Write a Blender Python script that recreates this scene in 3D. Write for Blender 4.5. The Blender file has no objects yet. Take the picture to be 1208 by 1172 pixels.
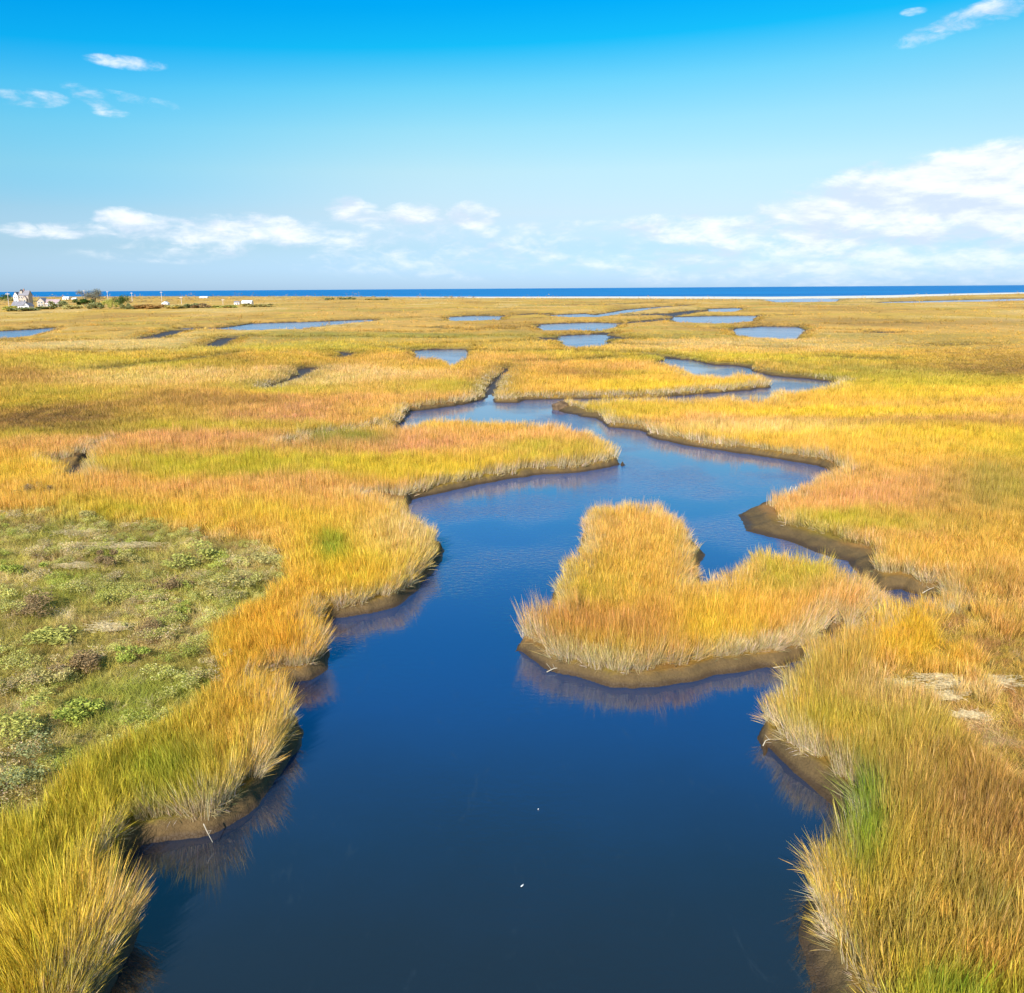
import bpy, math, random
import numpy as np
from mathutils import Matrix, Vector, Euler
R = math.radians
rng = np.random.default_rng(7)
random.seed(7)
scene = bpy.context.scene
C = scene.collection

# ------------------------------------------------------------------ camera
H = 12.0
F = 1036.0; CX = 604.0; CY = 586.0
PITCH = R(13.34); ROLL = R(-0.38)
cam_d = bpy.data.cameras.new('camera'); cam = bpy.data.objects.new('camera', cam_d); C.objects.link(cam)
cam_d.sensor_fit = 'HORIZONTAL'; cam_d.sensor_width = 36; cam_d.lens = 36 * F / 1208
cam_d.clip_start = 0.1; cam_d.clip_end = 60000
cam.matrix_world = Matrix.Translation((0, 0, H)) @ Matrix.Rotation(R(90) - PITCH, 4, 'X') @ Matrix.Rotation(ROLL, 4, 'Z')
scene.camera = cam
_m = np.array(cam.matrix_world)
VR, VU, VF = _m[:3, 0], _m[:3, 1], -_m[:3, 2]

def at(px, py, z=0.0):
    d = VF * F + VR * (px - CX) - VU * (py - CY)
    t = (z - H) / d[2]
    return np.array([d[0] * t, d[1] * t, z])
def at_dist(px, dist):
    """ground point at a given forward distance under picture column px"""
    d = VF * F + VR * (px - CX) - VU * (345 - CY)
    t = dist / d[1]
    return d[0] * t, dist
def to_px(x, y, z):
    q = np.stack([x, y, np.asarray(z) - H + 0 * x], -1)
    w = np.maximum(q @ VF, 0.01)
    return CX + F * (q @ VR) / w, CY - F * (q @ VU) / w

# ------------------------------------------------------------------ light
SUN_EL = R(31); SUN_AZ = R(18)          # light travels away from the camera and 18 degrees to the right
to_sun = Vector((-math.sin(SUN_AZ) * math.cos(SUN_EL), -math.cos(SUN_AZ) * math.cos(SUN_EL), math.sin(SUN_EL)))
sd_ = bpy.data.lights.new('sun', 'SUN'); sd_.energy = 5.0; sd_.angle = R(0.5); sd_.color = (1.0, 0.94, 0.84)
sun = bpy.data.objects.new('sun', sd_); C.objects.link(sun)
sun.rotation_euler = to_sun.to_track_quat('Z', 'Y').to_euler()
sun.location = (0, 0, 50)
scene.view_settings.view_transform = 'Standard'; scene.view_settings.look = 'None'
scene.view_settings.gamma = 1; scene.view_settings.exposure = 0.5
scene.view_settings.use_curve_mapping = False

# ------------------------------------------------------------------ node helper
class NT:
    def __init__(s, tree): s.t = tree; s.n = tree.nodes; s.l = tree.links
    def new(s, kind, **kw):
        nd = s.n.new(kind)
        for k, v in kw.items(): setattr(nd, k, v)
        return nd
    def link(s, a, b): s.l.new(a, b)
    def put(s, sock, v):
        if hasattr(v, 'is_output') or isinstance(v, bpy.types.NodeSocket): s.l.new(v, sock)
        else: sock.default_value = v
    def math(s, op, a, b=0.0, c=None, clamp=False):
        nd = s.new('ShaderNodeMath', operation=op, use_clamp=clamp)
        s.put(nd.inputs[0], a); s.put(nd.inputs[1], b)
        if c is not None: s.put(nd.inputs[2], c)
        return nd.outputs[0]
    def vmath(s, op, a, b=(0, 0, 0)):
        nd = s.new('ShaderNodeVectorMath', operation=op); s.put(nd.inputs[0], a); s.put(nd.inputs[1], b)
        return nd.outputs[0]
    def mix(s, fac, a, b, blend='MIX'):
        nd = s.new('ShaderNodeMix', data_type='RGBA', blend_type=blend)
        s.put(nd.inputs[0], fac); s.put(nd.inputs[6], a); s.put(nd.inputs[7], b)
        return nd.outputs[2]
    def noise(s, vec, scale, detail=4, rough=0.55, dist=0.0, dim='3D'):
        nd = s.new('ShaderNodeTexNoise', noise_dimensions=dim)
        if vec is not None: s.put(nd.inputs['Vector'], vec)
        nd.inputs['Scale'].default_value = scale; nd.inputs['Detail'].default_value = detail
        nd.inputs['Roughness'].default_value = rough; nd.inputs['Distortion'].default_value = dist
        return nd.outputs[0]
    def ramp(s, fac, stops, interp='LINEAR'):
        nd = s.new('ShaderNodeValToRGB'); cr = nd.color_ramp; cr.interpolation = interp
        while len(cr.elements) < len(stops): cr.elements.new(0.5)
        for e, (p, c) in zip(cr.elements, stops):
            e.position = p; e.color = (*c, 1) if len(c) == 3 else c
        s.put(nd.inputs[0], fac); return nd.outputs[0]
    def maprange(s, v, a, b, c, d, smooth=True):
        nd = s.new('ShaderNodeMapRange', interpolation_type='SMOOTHSTEP' if smooth else 'LINEAR')
        s.put(nd.inputs[0], v)
        for i, q in enumerate((a, b, c, d)): s.put(nd.inputs[1 + i], q)
        return nd.outputs[0]

# ------------------------------------------------------------------ sky
world = bpy.data.worlds.new('World'); scene.world = world; world.use_nodes = True
W = NT(world.node_tree); W.n.clear()
sky = W.new('ShaderNodeTexSky', sky_type='NISHITA', sun_disc=False)
sky.sun_elevation = SUN_EL; sky.sun_rotation = math.atan2(to_sun.x, to_sun.y)
sky.altitude = 0; sky.air_density = 1.0; sky.dust_density = 0.3; sky.ozone_density = 2.0
tc = W.new('ShaderNodeTexCoord')
sep = W.new('ShaderNodeSeparateXYZ'); W.link(tc.outputs['Generated'], sep.inputs[0])
sx, sy, sz = sep.outputs
elev = W.math('ARCSINE', W.math('MINIMUM', W.math('MAXIMUM', sz, -1.0), 1.0))
azim = W.math('ARCTAN2', sx, sy)
# the air of this place: deep cyan overhead paling to the horizon (gain on the sky texture)
GAIN = [(0.0, (.34, .53, 1.0)), (.03, (.37, .54, .94)), (.062, (.40, .525, .76)), (.113, (.59, .60, .68)), (.174, (.67, .725, .69)), (.234, (.55, .80, .745)),
        (.291, (.32, .818, .815)), (.347, (.02, .73, .88)), (.40, (.002, .66, .95)), (.50, (.002, .72, 1.25)), (.66, (.01, .80, 1.5)), (.87, (.10, .85, 1.0)), (1.0, (.30, .95, 1.0))]
tiltel = W.math('ADD', elev, W.math('MULTIPLY', W.math('MULTIPLY', azim, -0.035), W.maprange(elev, .09, .22, 0, 1)))
gain = W.ramp(W.math('MULTIPLY', tiltel, 1.0 / 0.7), GAIN)
skyc = W.mix(1.0, sky.outputs[0], gain, 'MULTIPLY')
lw = W.math('MULTIPLY', W.maprange(azim, -.05, -.50, 0, 1), W.math('MULTIPLY', W.maprange(elev, .03, .11, 0, 1), W.maprange(elev, .32, .2, 0, 1)))
skyc = W.mix(lw, skyc, W.mix(1.0, skyc, (.58, .93, 1.08, 1), 'MULTIPLY'))
SKY_S = 0.12
# clouds: ellipses in azimuth / elevation (milliradians * 1.036)
U = W.math('MULTIPLY', azim, F); V = W.math('MULTIPLY', elev, F)
uv = W.new('ShaderNodeCombineXYZ'); W.link(U, uv.inputs[0]); W.link(V, uv.inputs[1])
uvs = W.vmath('MULTIPLY', uv.outputs[0], (0.010, 0.030, 0.0))
n1 = W.noise(uvs, 1.0, 7, 0.60, 0.25)
uvb = W.vmath('MULTIPLY', uv.outputs[0], (0.004, 0.014, 0.0))
n2 = W.noise(uvb, 1.0, 5, 0.55)
uvf = W.vmath('MULTIPLY', uv.outputs[0], (0.035, 0.085, 0.0)); n3 = W.noise(uvf, 1.0, 6, 0.62, 0.4)
def horizon_y(px): return 344 - 7.6 * px / 1208
def ell(px, py, rx, ry, amp, rot=0.0):
    dv_ = VF * F + VR * (px - CX) - VU * (py - CY)
    az = math.atan2(dv_[0], dv_[1]) * F; el = math.atan2(dv_[2], math.hypot(dv_[0], dv_[1])) * F
    k_ = F / float(np.linalg.norm(dv_)); rx *= k_; ry *= k_
    du = W.math('SUBTRACT', U, az); dv = W.math('SUBTRACT', V, el)
    if rot:
        c_, s_ = math.cos(rot), math.sin(rot)
        du, dv = (W.math('ADD', W.math('MULTIPLY', du, c_), W.math('MULTIPLY', dv, s_)),
                  W.math('ADD', W.math('MULTIPLY', du, -s_), W.math('MULTIPLY', dv, c_)))
    a = W.math('MULTIPLY', du, 1 / rx); b = W.math('MULTIPLY', dv, 1 / ry)
    r2 = W.math('ADD', W.math('MULTIPLY', a, a), W.math('MULTIPLY', b, b))
    return W.maprange(r2, 0.0, 1.0, amp, 0.0)
PUFFS = [  # px, py, rx, ry, amplitude, tilt
    (1230, 215, 360, 62, 2.2, .06), (1130, 215, 250, 46, 1.6, .14), (1030, 245, 180, 40, 1.4, .1), (1300, 238, 420, 40, 1.3, 0), (1080, 272, 360, 30, 1.2, 0), (840, 272, 190, 26, .9, 0),
    (1110, 292, 110, 11, .7, 0), (980, 290, 160, 18, .5, 0), (470, 262, 110, 18, .6, 0), (414, 250, 40, 22, 1.1, 0), (557, 256, 40, 22, 1.1, 0), (487, 254, 44, 18, 1.0, 0),
    (250, 272, 180, 22, 1.0, .0), (150, 262, 48, 20, 1.1, -.1), (300, 266, 70, 18, .9, 0), (60, 272, 70, 13, .8, 0), (250, 300, 200, 16, .36, 0), (640, 270, 90, 14, .62, 0), (480, 286, 130, 12, .6, 0),
    (160, 290, 60, 9, .45, 0), (700, 296, 520, 46, .5, 0), (540, 310, 90, 10, .6, 0), (1000, 310, 460, 36, .9, 0), (420, 276, 300, 22, .6, 0),
    (148, 74, 56, 10, .62, -.04), (175, 77, 30, 7, .5, 0), (35, 116, 60, 13, .6, .03), (105, 116, 40, 14, .62, -.45), (160, 118, 70, 9, .62, -.12), (133, 134, 28, 7, .6, 0),
    (1138, 24, 95, 17, .82, .25), (1078, 14, 20, 6, .5, 0), (1190, 10, 60, 16, .6, .2)]
tot = None
for p in PUFFS:
    e = ell(*p); tot = e if tot is None else W.math('MAXIMUM', tot, e)
# scattered cloud elsewhere round the sky, away from the open part ahead
far_az = W.maprange(W.math('ABSOLUTE', azim), 0.75, 1.3, 0.0, 1.0)
lowband = W.maprange(elev, 0.02, 0.35, 0.6, 0.0)
tot = W.math('MAXIMUM', tot, W.math('MULTIPLY', far_az, W.math('MULTIPLY', lowband, W.maprange(n2, 0.4, 0.7, 0.0, 1.2))))
dens = W.math('ADD', tot, W.math('MULTIPLY', W.math('ADD', W.math('MULTIPLY', W.math('SUBTRACT', n1, 0.5), 2.6), W.math('MULTIPLY', W.math('SUBTRACT', n3, 0.5), 2.3)), W.maprange(tot, 0.0, 0.3, 0.0, 1.0)))
alpha = W.math('MULTIPLY', W.maprange(dens, 0.08, 1.5, 0.0, 1.0), 0.90)
# soft grey-blue bellies, brighter heads
uvo = W.vmath('ADD', uvs, (0.0, 0.32, 0.0))
n1o = W.noise(uvo, 1.0, 7, 0.60, 0.25)
head = W.maprange(W.math('ADD', W.math('SUBTRACT', n1, n1o), W.math('MULTIPLY', W.math('SUBTRACT', n2, .5), .6)), -0.15, 0.14, 0.0, 1.0)
cloudc = W.mix(head, (0.60, 0.70, 0.84, 1), (0.90, 0.93, 0.97, 1))
hz = W.maprange(elev, 0.0, 0.05, 0.55, 1.0)
alpha = W.math('MULTIPLY', alpha, hz)
final = W.mix(alpha, W.vmath('MULTIPLY', skyc, (SKY_S, SKY_S, SKY_S)), W.vmath('MULTIPLY', cloudc, (0.84,) * 3))
bg = W.new('ShaderNodeBackground'); bg.inputs[1].default_value = 1.0; W.link(final, bg.inputs[0])
wo = W.new('ShaderNodeOutputWorld'); W.link(bg.outputs[0], wo.inputs[0])
world.cycles.sampling_method = 'MANUAL'; world.cycles.sample_map_resolution = 512
scene.cycles.max_bounces = 6; scene.cycles.diffuse_bounces = 3; scene.cycles.glossy_bounces = 2
scene.cycles.transmission_bounces = 2; scene.cycles.transparent_max_bounces = 4
scene.cycles.caustics_reflective = False; scene.cycles.caustics_refractive = False

# ------------------------------------------------------------------ scene helpers
def tag(o, label=None, cat=None, group=None, kind=None):
    if label: o['label'] = label
    if cat: o['category'] = cat
    if group: o['group'] = group
    if kind: o['kind'] = kind
    return o
def empty(name, loc, rz=0):
    o = bpy.data.objects.new(name, None); C.objects.link(o); o.location = loc; o.rotation_euler = (0, 0, rz)
    o.empty_display_size = 0.5; return o
def mesh_obj(name, verts, faces, mat, parent=None, smooth=False):
    me = bpy.data.meshes.new(name); me.from_pydata([tuple(v) for v in verts], [], faces); me.update()
    if mat: me.materials.append(mat)
    if smooth: me.polygons.foreach_set('use_smooth', [True] * len(me.polygons))
    o = bpy.data.objects.new(name, me); C.objects.link(o); o.parent = parent
    return o
def np_mesh(name, co, quads):
    me = bpy.data.meshes.new(name)
    me.vertices.add(len(co)); me.vertices.foreach_set('co', np.ascontiguousarray(co, np.float32).ravel())
    k = quads.shape[1]; nf = len(quads)
    me.loops.add(nf * k); me.loops.foreach_set('vertex_index', np.ascontiguousarray(quads, np.int32).ravel())
    me.polygons.add(nf); me.polygons.foreach_set('loop_start', np.arange(0, nf * k, k, dtype=np.int32))
    me.update(calc_edges=True); return me
def attr(me, name, kind, dom, data):
    a = me.attributes.new(name, kind, dom)
    key = {'FLOAT': 'value', 'INT': 'value', 'FLOAT_VECTOR': 'vector', 'FLOAT_COLOR': 'color'}[kind]
    a.data.foreach_set(key, np.ascontiguousarray(data, np.int32 if kind == 'INT' else np.float32).ravel())
def mat_new(name):
    m = bpy.data.materials.new(name); m.use_nodes = True; t = NT(m.node_tree); t.n.clear()
    out = t.new('ShaderNodeOutputMaterial'); return m, t, out
def simple_mat(name, col, rough=0.8, var=0.15, scale=3.0, spec=0.3, bump=0.0):
    m, t, out = mat_new(name)
    p = t.new('ShaderNodeBsdfPrincipled'); p.inputs['Roughness'].default_value = rough
    p.inputs['Specular IOR Level'].default_value = spec
    tcn = t.new('ShaderNodeTexCoord')
    n = t.noise(tcn.outputs['Object'], scale, 4)
    a = tuple(c * (1 - var) for c in col) + (1,); b = tuple(min(1, c * (1 + var)) for c in col) + (1,)
    t.link(t.mix(t.maprange(n, .3, .7, 0, 1), a, b), p.inputs['Base Color'])
    if bump:
        bn = t.new('ShaderNodeBump'); bn.inputs['Strength'].default_value = bump; t.link(n, bn.inputs['Height']); t.link(bn.outputs[0], p.inputs['Normal'])
    t.link(p.outputs[0], out.inputs[0]); return m

# value noise in numpy
_perm = rng.random((64, 256, 256)).astype(np.float32)
def vnoise(x, y, seed=0):
    g = _perm[seed % 64]
    xi = np.floor(x).astype(np.int64); yi = np.floor(y).astype(np.int64)
    fx = x - xi; fy = y - yi; fx = fx * fx * (3 - 2 * fx); fy = fy * fy * (3 - 2 * fy)
    x0 = xi & 255; x1 = (xi + 1) & 255; y0 = yi & 255; y1 = (yi + 1) & 255
    return (g[y0, x0] * (1 - fx) + g[y0, x1] * fx) * (1 - fy) + (g[y1, x0] * (1 - fx) + g[y1, x1] * fx) * fy
def fbm(x, y, octv=4, seed=0, gain=0.5):
    s = 0; a = 1; tot_ = 0
    for i in range(octv):
        s = s + a * vnoise(x * 2 ** i + 17.3 * i, y * 2 ** i - 9.1 * i, seed + i); tot_ += a; a *= gain
    return s / tot_ - 0.5
def sstep(a, b, x):
    t_ = np.clip((x - a) / (b - a), 0, 1); return t_ * t_ * (3 - 2 * t_)

# ------------------------------------------------------------------ traced shorelines
GT = .88   # height of the grass tops that hide far shores
def pts(lst):
    out = []
    for q in lst:
        z = q[2] if len(q) > 2 else 0.0
        z = GT if z == 'g' else z
        out.append(at(q[0], q[1], z)[:2])
    return np.array(out)
g = 'g'
CREEK = pts([(60, 1420), (100, 1250), (128, 1172), (150, 1130), (165, 1090), (172, 1062), (160, 1035), (148, 1010, .2), (172, 996), (232, 988), (262, 978), (292, 962),
    (312, 938), (336, 905), (352, 880), (360, 866), (350, 845), (330, 830), (312, 816, .2), (330, 808), (366, 802), (386, 790), (388, 765), (386, 750), (374, 740, .2), (384, 731), (402, 729), (438, 725), (466, 717),
    (489, 697), (508, 678), (520, 662), (521, 648), (522, 630, .8), (512, 616, 1.2), (488, 606, g), (478, 598, .8), (484, 590), (491, 587), (523, 581), (545, 576), (587, 568), (629, 561),
    (682, 558), (718, 552), (736, 546), (737, 532, 1.2), (706, 511, g), (658, 501, g), (605, 498, g), (581, 497, g), (551, 496, g), (509, 494, g), (491, 499, g), (476, 503, g),
    (462, 501, 1), (479, 492), (484, 486), (509, 483), (533, 480), (560, 475), (572, 471), (579, 466), (581, 466), (583, 475), (614, 475.5), (618, 472), (658, 471.5), (780, 469), (829, 465),
    (885, 460.5), (911, 457), (911, 446, 1.2), (895, 442, g), (860, 441, g), (857, 445.6, g), (819, 441, g), (803, 433, g), (781, 427, g), (770, 424, 1), (785, 424), (816, 425), (841, 431.5), (865, 431.5),
    (880, 434), (893, 439), (910, 444), (936, 446), (973, 449.5), (992, 452), (980, 454, g), (951, 460, g), (910, 463, g), (904, 472, g), (879, 471.7, g), (860, 467, g), (820, 471, g), (766, 470, g), (730, 471, g),
    (687, 473, g), (683, 475.5, .5), (668, 478), (656, 483), (668, 488.5), (703, 494), (719, 504), (756, 508), (761, 510), (766, 516), (797, 524), (841, 530.5), (879, 536), (923, 543), (967, 549.5), (995, 549, .8),
    (980, 552, g), (964, 560, g), (939, 575, g), (884, 583, g), (872, 600, .4), (873, 614), (881, 627), (916, 636), (948, 646), (974, 656), (1000, 662), (1003, 668), (1016, 682), (1029, 693), (1045, 698), (1064, 695),
    (1077, 700), (1107, 704), (1112, 706, .7), (1085, 707, .7), (1066, 709, .6), (1056, 718, .3), (1052, 734, .2), (1034, 747, .1), (1010, 760, .1), (990, 764, .1), (982, 770, .1), (955, 783, .1), (925, 797, .4), (908, 815, g), (898, 833, g), (899, 858, .9), (906, 881),
    (920, 899), (943, 918), (962, 932), (983, 950), (992, 962), (990, 976), (970, 1004), (953, 1030), (946, 1060), (941, 1103), (943, 1135), (955, 1172), (985, 1250), (1020, 1420)])
ISLAND = pts([(606, 766), (623, 777), (659, 793), (695, 804), (723, 812), (742, 812.5), (783, 809), (819, 804), (860, 796), (890, 793), (914, 788), (946, 780), (966, 771), (974, 760), (982, 738, .3), (991, 740, .3), (992, 756), (1003, 759), (1024, 750), (1043, 737),
    (1051, 722, .4), (1048, 706, .7), (1032, 689, .8), (990, 665, .8), (939, 650, g), (900, 643, g), (875, 654, g), (866, 670, g), (850, 680, g), (840, 676, g), (828, 690, g), (826, 668, g), (824, 651, .9), (831, 632, g), (805, 610, g), (776, 598, g), (735, 595, g), (697, 597, g),
    (685, 615, g), (684, 653, g), (654, 675, g), (655, 716, g), (616, 728, g), (602, 745, .9)])
def pond(q):
    mid = sum(a[1] for a in q) / len(q)
    return pts([(a[0], a[1], 0.0 if a[1] <= mid else 0.95) for a in q])
PONDS = [pond(q) for q in (
    [(-60, 394), (0, 391), (40, 389), (66, 387), (62, 391.5), (30, 396), (0, 397.5), (-60, 400)],
    [(208, 384.3), (263, 383.8), (300, 382), (370, 380), (440, 377.3), (438, 381), (375, 384), (350, 386.8), (300, 389), (265, 387.5), (215, 386)],
    [(528, 374.5), (560, 373), (592, 373.3), (590, 376.5), (560, 378.6), (530, 377.8)],
    [(488, 415), (500, 413), (550, 412.3), (553, 416), (551, 422, .8), (541, 423, g), (533, 430, g), (524, 423, g), (491, 421.5, .8)],
    [(640, 370), (690, 368), (702, 369.6), (740, 365.8), (770, 363.2), (815, 360.4), (815, 361.6), (772, 365), (742, 368), (712, 371), (697, 374), (680, 374.4), (655, 372.4)],
    [(634, 383.5), (660, 382), (700, 380.8), (730, 382), (725, 386.4), (698, 388.6), (640, 389.2)],
    [(656, 397), (690, 395), (717, 395.6), (719, 405, .5), (700, 407, .8), (667, 408.5, .8), (664, 402.5, .5)],
    [(793, 374.5), (840, 373.2), (893, 372.8), (886, 378.2), (850, 380), (797, 379.6)],
    [(835, 365), (870, 363.8), (877, 365.5), (860, 367.8), (838, 367.8)],
    [(865, 388), (900, 385.6), (941, 386), (951, 390), (938, 399, .8), (900, 397.4, .8), (867, 393)],
    [(900, 354), (960, 352.3), (990, 353.3), (985, 356), (920, 356.8)],
    [(1028, 356.6), (1050, 355.0), (1208, 352.6), (1400, 351), (1400, 352.6), (1208, 354.6), (1150, 356), (1045, 357.6)])]
# narrow ditches: polyline in the picture and width in metres
DITCHES = [(pts(l), w_) for l, w_ in (
    ([(578, 470), (580, 460), (590, 446), (600, 436)], 0.5),
    ([(468, 498, .5), (440, 505, .5), (415, 508, .5), (385, 512, .5), (352, 518, .5), (335, 526, .5)], 1.2),
    ([(60, 543, .4), (78, 545, .4), (90, 556, .2), (94, 568, .1)], .75),
    ([(92, 550, .2), (104, 534, .4), (116, 524, .4)], 0.35),
    ([(312, 460, .3), (330, 453, .3), (345, 448, .3), (362, 440, .2), (366, 432, .4)], 0.9),
    ([(366, 437), (362, 441)], 2.0),
    ([(452, 412), (470, 414), (490, 416)], 1.5),
    ([(553, 417), (600, 419), (660, 417), (760, 420), (790, 424)], 1.3),
    ([(500, 409), (580, 407), (650, 404)], 1.2), ([(740, 402), (700, 396), (720, 394)], 1.6),
    ([(478, 598, .5), (470, 592, .5), (440, 585, .5)], 1.0),
    ([(300, 390), (330, 391), (360, 391.5)], 2.0), ([(400, 393), (480, 395), (560, 393)], 2.0), ([(66, 389), (140, 386), (208, 385)], 2.4),
    ([(440, 379), (520, 376)], 2.5), ([(600, 374), (640, 371)], 2.5), ([(730, 384), (794, 377)], 2.5), ([(120, 404), (170, 403), (240, 399), (290, 398)], 1.3),
    ([(170, 402), (195, 396), (214, 391)], 1.5), ([(120, 440), (180, 432), (240, 425), (275, 420)], 0.9), ([(395, 417), (415, 419), (400, 425)], 0.9),
    ([(830, 389), (870, 391)], 2.0), ([(950, 391), (1000, 392), (1040, 393)], 1.6), ([(730, 374), (790, 371)], 2.5), ([(600, 389), (640, 387)], 2.5),
    ([(880, 412.5), (922, 413.5)], 1.4), ([(1000, 385), (1060, 384), (1100, 382)], 1.0), ([(893, 375), (940, 373)], 2.5),
    ([(700, 375), (780, 374), (830, 367)], 1.6),
    ([(570, 385), (632, 384)], 1.5), ([(40, 372), (75, 371), (120, 370.5)], 1.5), ([(60, 416), (130, 418), (200, 415)], 1.0), ([(250, 412), (262, 404), (272, 400)], 1.0), ([(640, 362.5), (700, 361), (760, 359)], 2.5),
    ([(830, 384), (870, 384.6), (905, 383.4)], 1.5), ([(960, 395), (1010, 396), (1060, 394)], 1.4), ([(450, 401), (520, 402)], 1.2), ([(310, 400), (350, 401), (420, 399)], 1.2), ([(0, 404), (60, 406)], 1.2),
    ([(500, 389), (570, 391), (620, 392)], 1.5), ([(720, 409), (780, 411)], 1.2), ([(1080, 368), (1140, 367)], 2), ([(160, 392), (120, 395), (90, 396)], 1.2), ([(570, 399), (640, 400), (660, 404)], 1.4), ([(210, 376), (300, 374.5), (360, 375)], 2),
    ([(460, 366), (560, 365), (620, 366)], 2), ([(880, 362), (960, 361), (1020, 362)], 2), ([(1090, 410), (1150, 408)], 1.2), ([(620, 431), (700, 428), (740, 424)], .8), ([(980, 425), (1040, 427)], 1.0),
)]
# places where bare mud shows between the grass and the water: px, py, radius m, width m
MUD = [(950, 640, 4.5, 2.0), (900, 615, 3.6, 2.0), (672, 484, 3.2, 1.8), (695, 488, 3.0, 1.2), (950, 925, 1.6, .55), (975, 945, 1.3, .55), (950, 1130, 1.6, .75), (960, 1180, 1.8, .9),
       (860, 796, 1.8, .45), (905, 786, 1.6, .55), (800, 808, 3, .3), (700, 806, 3, .28), (930, 543, 4, .6), (860, 533, 4, .55), (785, 521, 4, .5), (600, 475, 4, .7), (540, 480, 6, .7),
       (386, 785, .9, .35), (80, 552, 1.6, .7), (850, 431, 6, 2.0), (915, 443, 6, 1.6), (1080, 698, 1.2, .3), (375, 798, 1, .3)]

# ------------------------------------------------------------------ terrain grid (a fan of rows that widen with distance)
NY, NX = 1400, 700
ys = 6.0 * (2150 / 6.0) ** (np.arange(NY) / (NY - 1))
u_ = np.linspace(-1, 1, NX)
ts = np.where(np.abs(u_) < .88, u_ / .88 * .70, np.sign(u_) * (.70 + (np.abs(u_) - .88) / .12 * 1.0))
Yg, Tg = np.meshgrid(ys, ts, indexing='ij')
Xg = Tg * (Yg + 2.0)
def seg_dist(px_, py_, P, closed=True):
    """distance to a polyline and inside test; only evaluated near for speed"""
    n = len(P); d2 = np.full(px_.shape, 1e12, np.float32); ins = np.zeros(px_.shape, bool)
    for i in range(n if closed else n - 1):
        a = P[i]; b = P[(i + 1) % n]; ab = b - a; L = ab @ ab + 1e-12
        t_ = np.clip(((px_ - a[0]) * ab[0] + (py_ - a[1]) * ab[1]) / L, 0, 1)
        d2 = np.minimum(d2, (px_ - a[0] - t_ * ab[0]) ** 2 + (py_ - a[1] - t_ * ab[1]) ** 2)
        if closed:
            c = (a[1] > py_) != (b[1] > py_)
            if abs(ab[1]) > 1e-9:
                ins ^= c & (px_ < ab[0] * (py_ - a[1]) / ab[1] + a[0])
    return np.sqrt(d2), ins
SD = np.full(Xg.shape, 60.0, np.float32)
def rows_for(P, pad):
    lo = np.searchsorted(ys, P[:, 1].min() - pad); hi = np.searchsorted(ys, P[:, 1].max() + pad)
    return max(0, lo - 1), min(NY, hi + 1)
Xf, Yf = Xg.astype(np.float32), Yg.astype(np.float32)
# a little meander noise added to the sample point makes the traced edges ragged
_am = np.clip(Yf * 0.003, 0.13, .8)
XW = Xf + (fbm(Xf / 1.1, Yf / 1.1, 3, 3) * 2.0 * _am * 1.6).astype(np.float32)
YW = Yf + (fbm(Xf / 1.1 + 40, Yf / 1.1, 3, 5) * 2.0 * _am * 1.6).astype(np.float32)
r0, r1 = rows_for(CREEK, 30)
d, ins = seg_dist(XW[r0:r1], YW[r0:r1], CREEK); s1 = np.where(ins, -d, d)
di, ii = seg_dist(XW[r0:r1], YW[r0:r1], ISLAND); s2 = np.where(ii, di, -di)
s1 = np.where(ii, s2, np.where(s1 < 0, np.maximum(s1, -di), s1))
SD[r0:r1] = np.minimum(SD[r0:r1], s1)
for P in PONDS:
    r0, r1 = rows_for(P, 60)
    if r1 <= r0: continue
    d, ins = seg_dist(XW[r0:r1], YW[r0:r1], P); SD[r0:r1] = np.minimum(SD[r0:r1], np.where(ins, -d, d))
DRY = np.zeros(Xg.shape, bool); DD = np.full(Xg.shape, 99.0, np.float32)
for P, w_ in DITCHES:
    r0, r1 = rows_for(P, 20)
    w_ = w_ + .03 * max(0, P[:, 1].mean() - 90)
    d, _i = seg_dist(XW[r0:r1], YW[r0:r1], P, False); DD[r0:r1] = np.minimum(DD[r0:r1], d / (1.2 + .016 * P[:, 1].mean())); DRY[r0:r1] |= (d - w_ / 2 < SD[r0:r1]) & (SD[r0:r1] > 0); SD[r0:r1] = np.minimum(SD[r0:r1], d - w_ / 2)
# sea beyond the beach
SHORE_Y = 1290.0
shore = np.interp(Tg, [-1.7, -.5, -.14, .1, .29, .42, .6, 1.7], [1950, 1880, 1420, 1230, 1060, 1120, 1500, 1700]) + fbm(Xg / 220, Xg * 0 + 3, 3, 9) * 60
sea_sd = shore - Yg
mudw = np.full(Xg.shape, 0.16, np.float32)
for px_, py_, rad, wd in MUD:
    c = at(px_, py_, 0.3); mudw = np.maximum(mudw, wd * np.exp(-((Xg - c[0]) ** 2 + (Yg - c[1]) ** 2) / rad ** 2))
far = sstep(120, 500, Yg)
bankw = 0.17 + mudw * 0.78 + 0.9 * far
top = 0.38 + 0.14 * fbm(Xg / 6, Yg / 6, 3, 11) + 0.05 * fbm(Xg / .7, Yg / .7, 2, 14)
nz_b = fbm(Xg / .5, Yg / .5, 3, 20)
Z = np.where(SD > 0, top * sstep(-0.25, 1.0, SD / bankw * (1 + .5 * nz_b)) - 0.5 * (1 - sstep(-.25, .35, SD / bankw)) * 0 , -0.02 - 0.9 * sstep(0, 1.2, -SD))
Z = np.where((SD > 0), np.maximum(Z - top * float(sstep(-.25, 1., 0.)) * (1 - sstep(0, .4, SD / bankw)), 0.0) + 0.0, Z)
# scarp lip and slump cracks in the bare mud
lip = np.exp(-((SD - bankw * .8) / .12) ** 2) * .05
Z = Z + np.where((SD > 0) & (Yg < 90), lip + nz_b * .10 * sstep(0, .1, SD) * (1 - sstep(.9, 1.3, SD / bankw)), 0)
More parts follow.
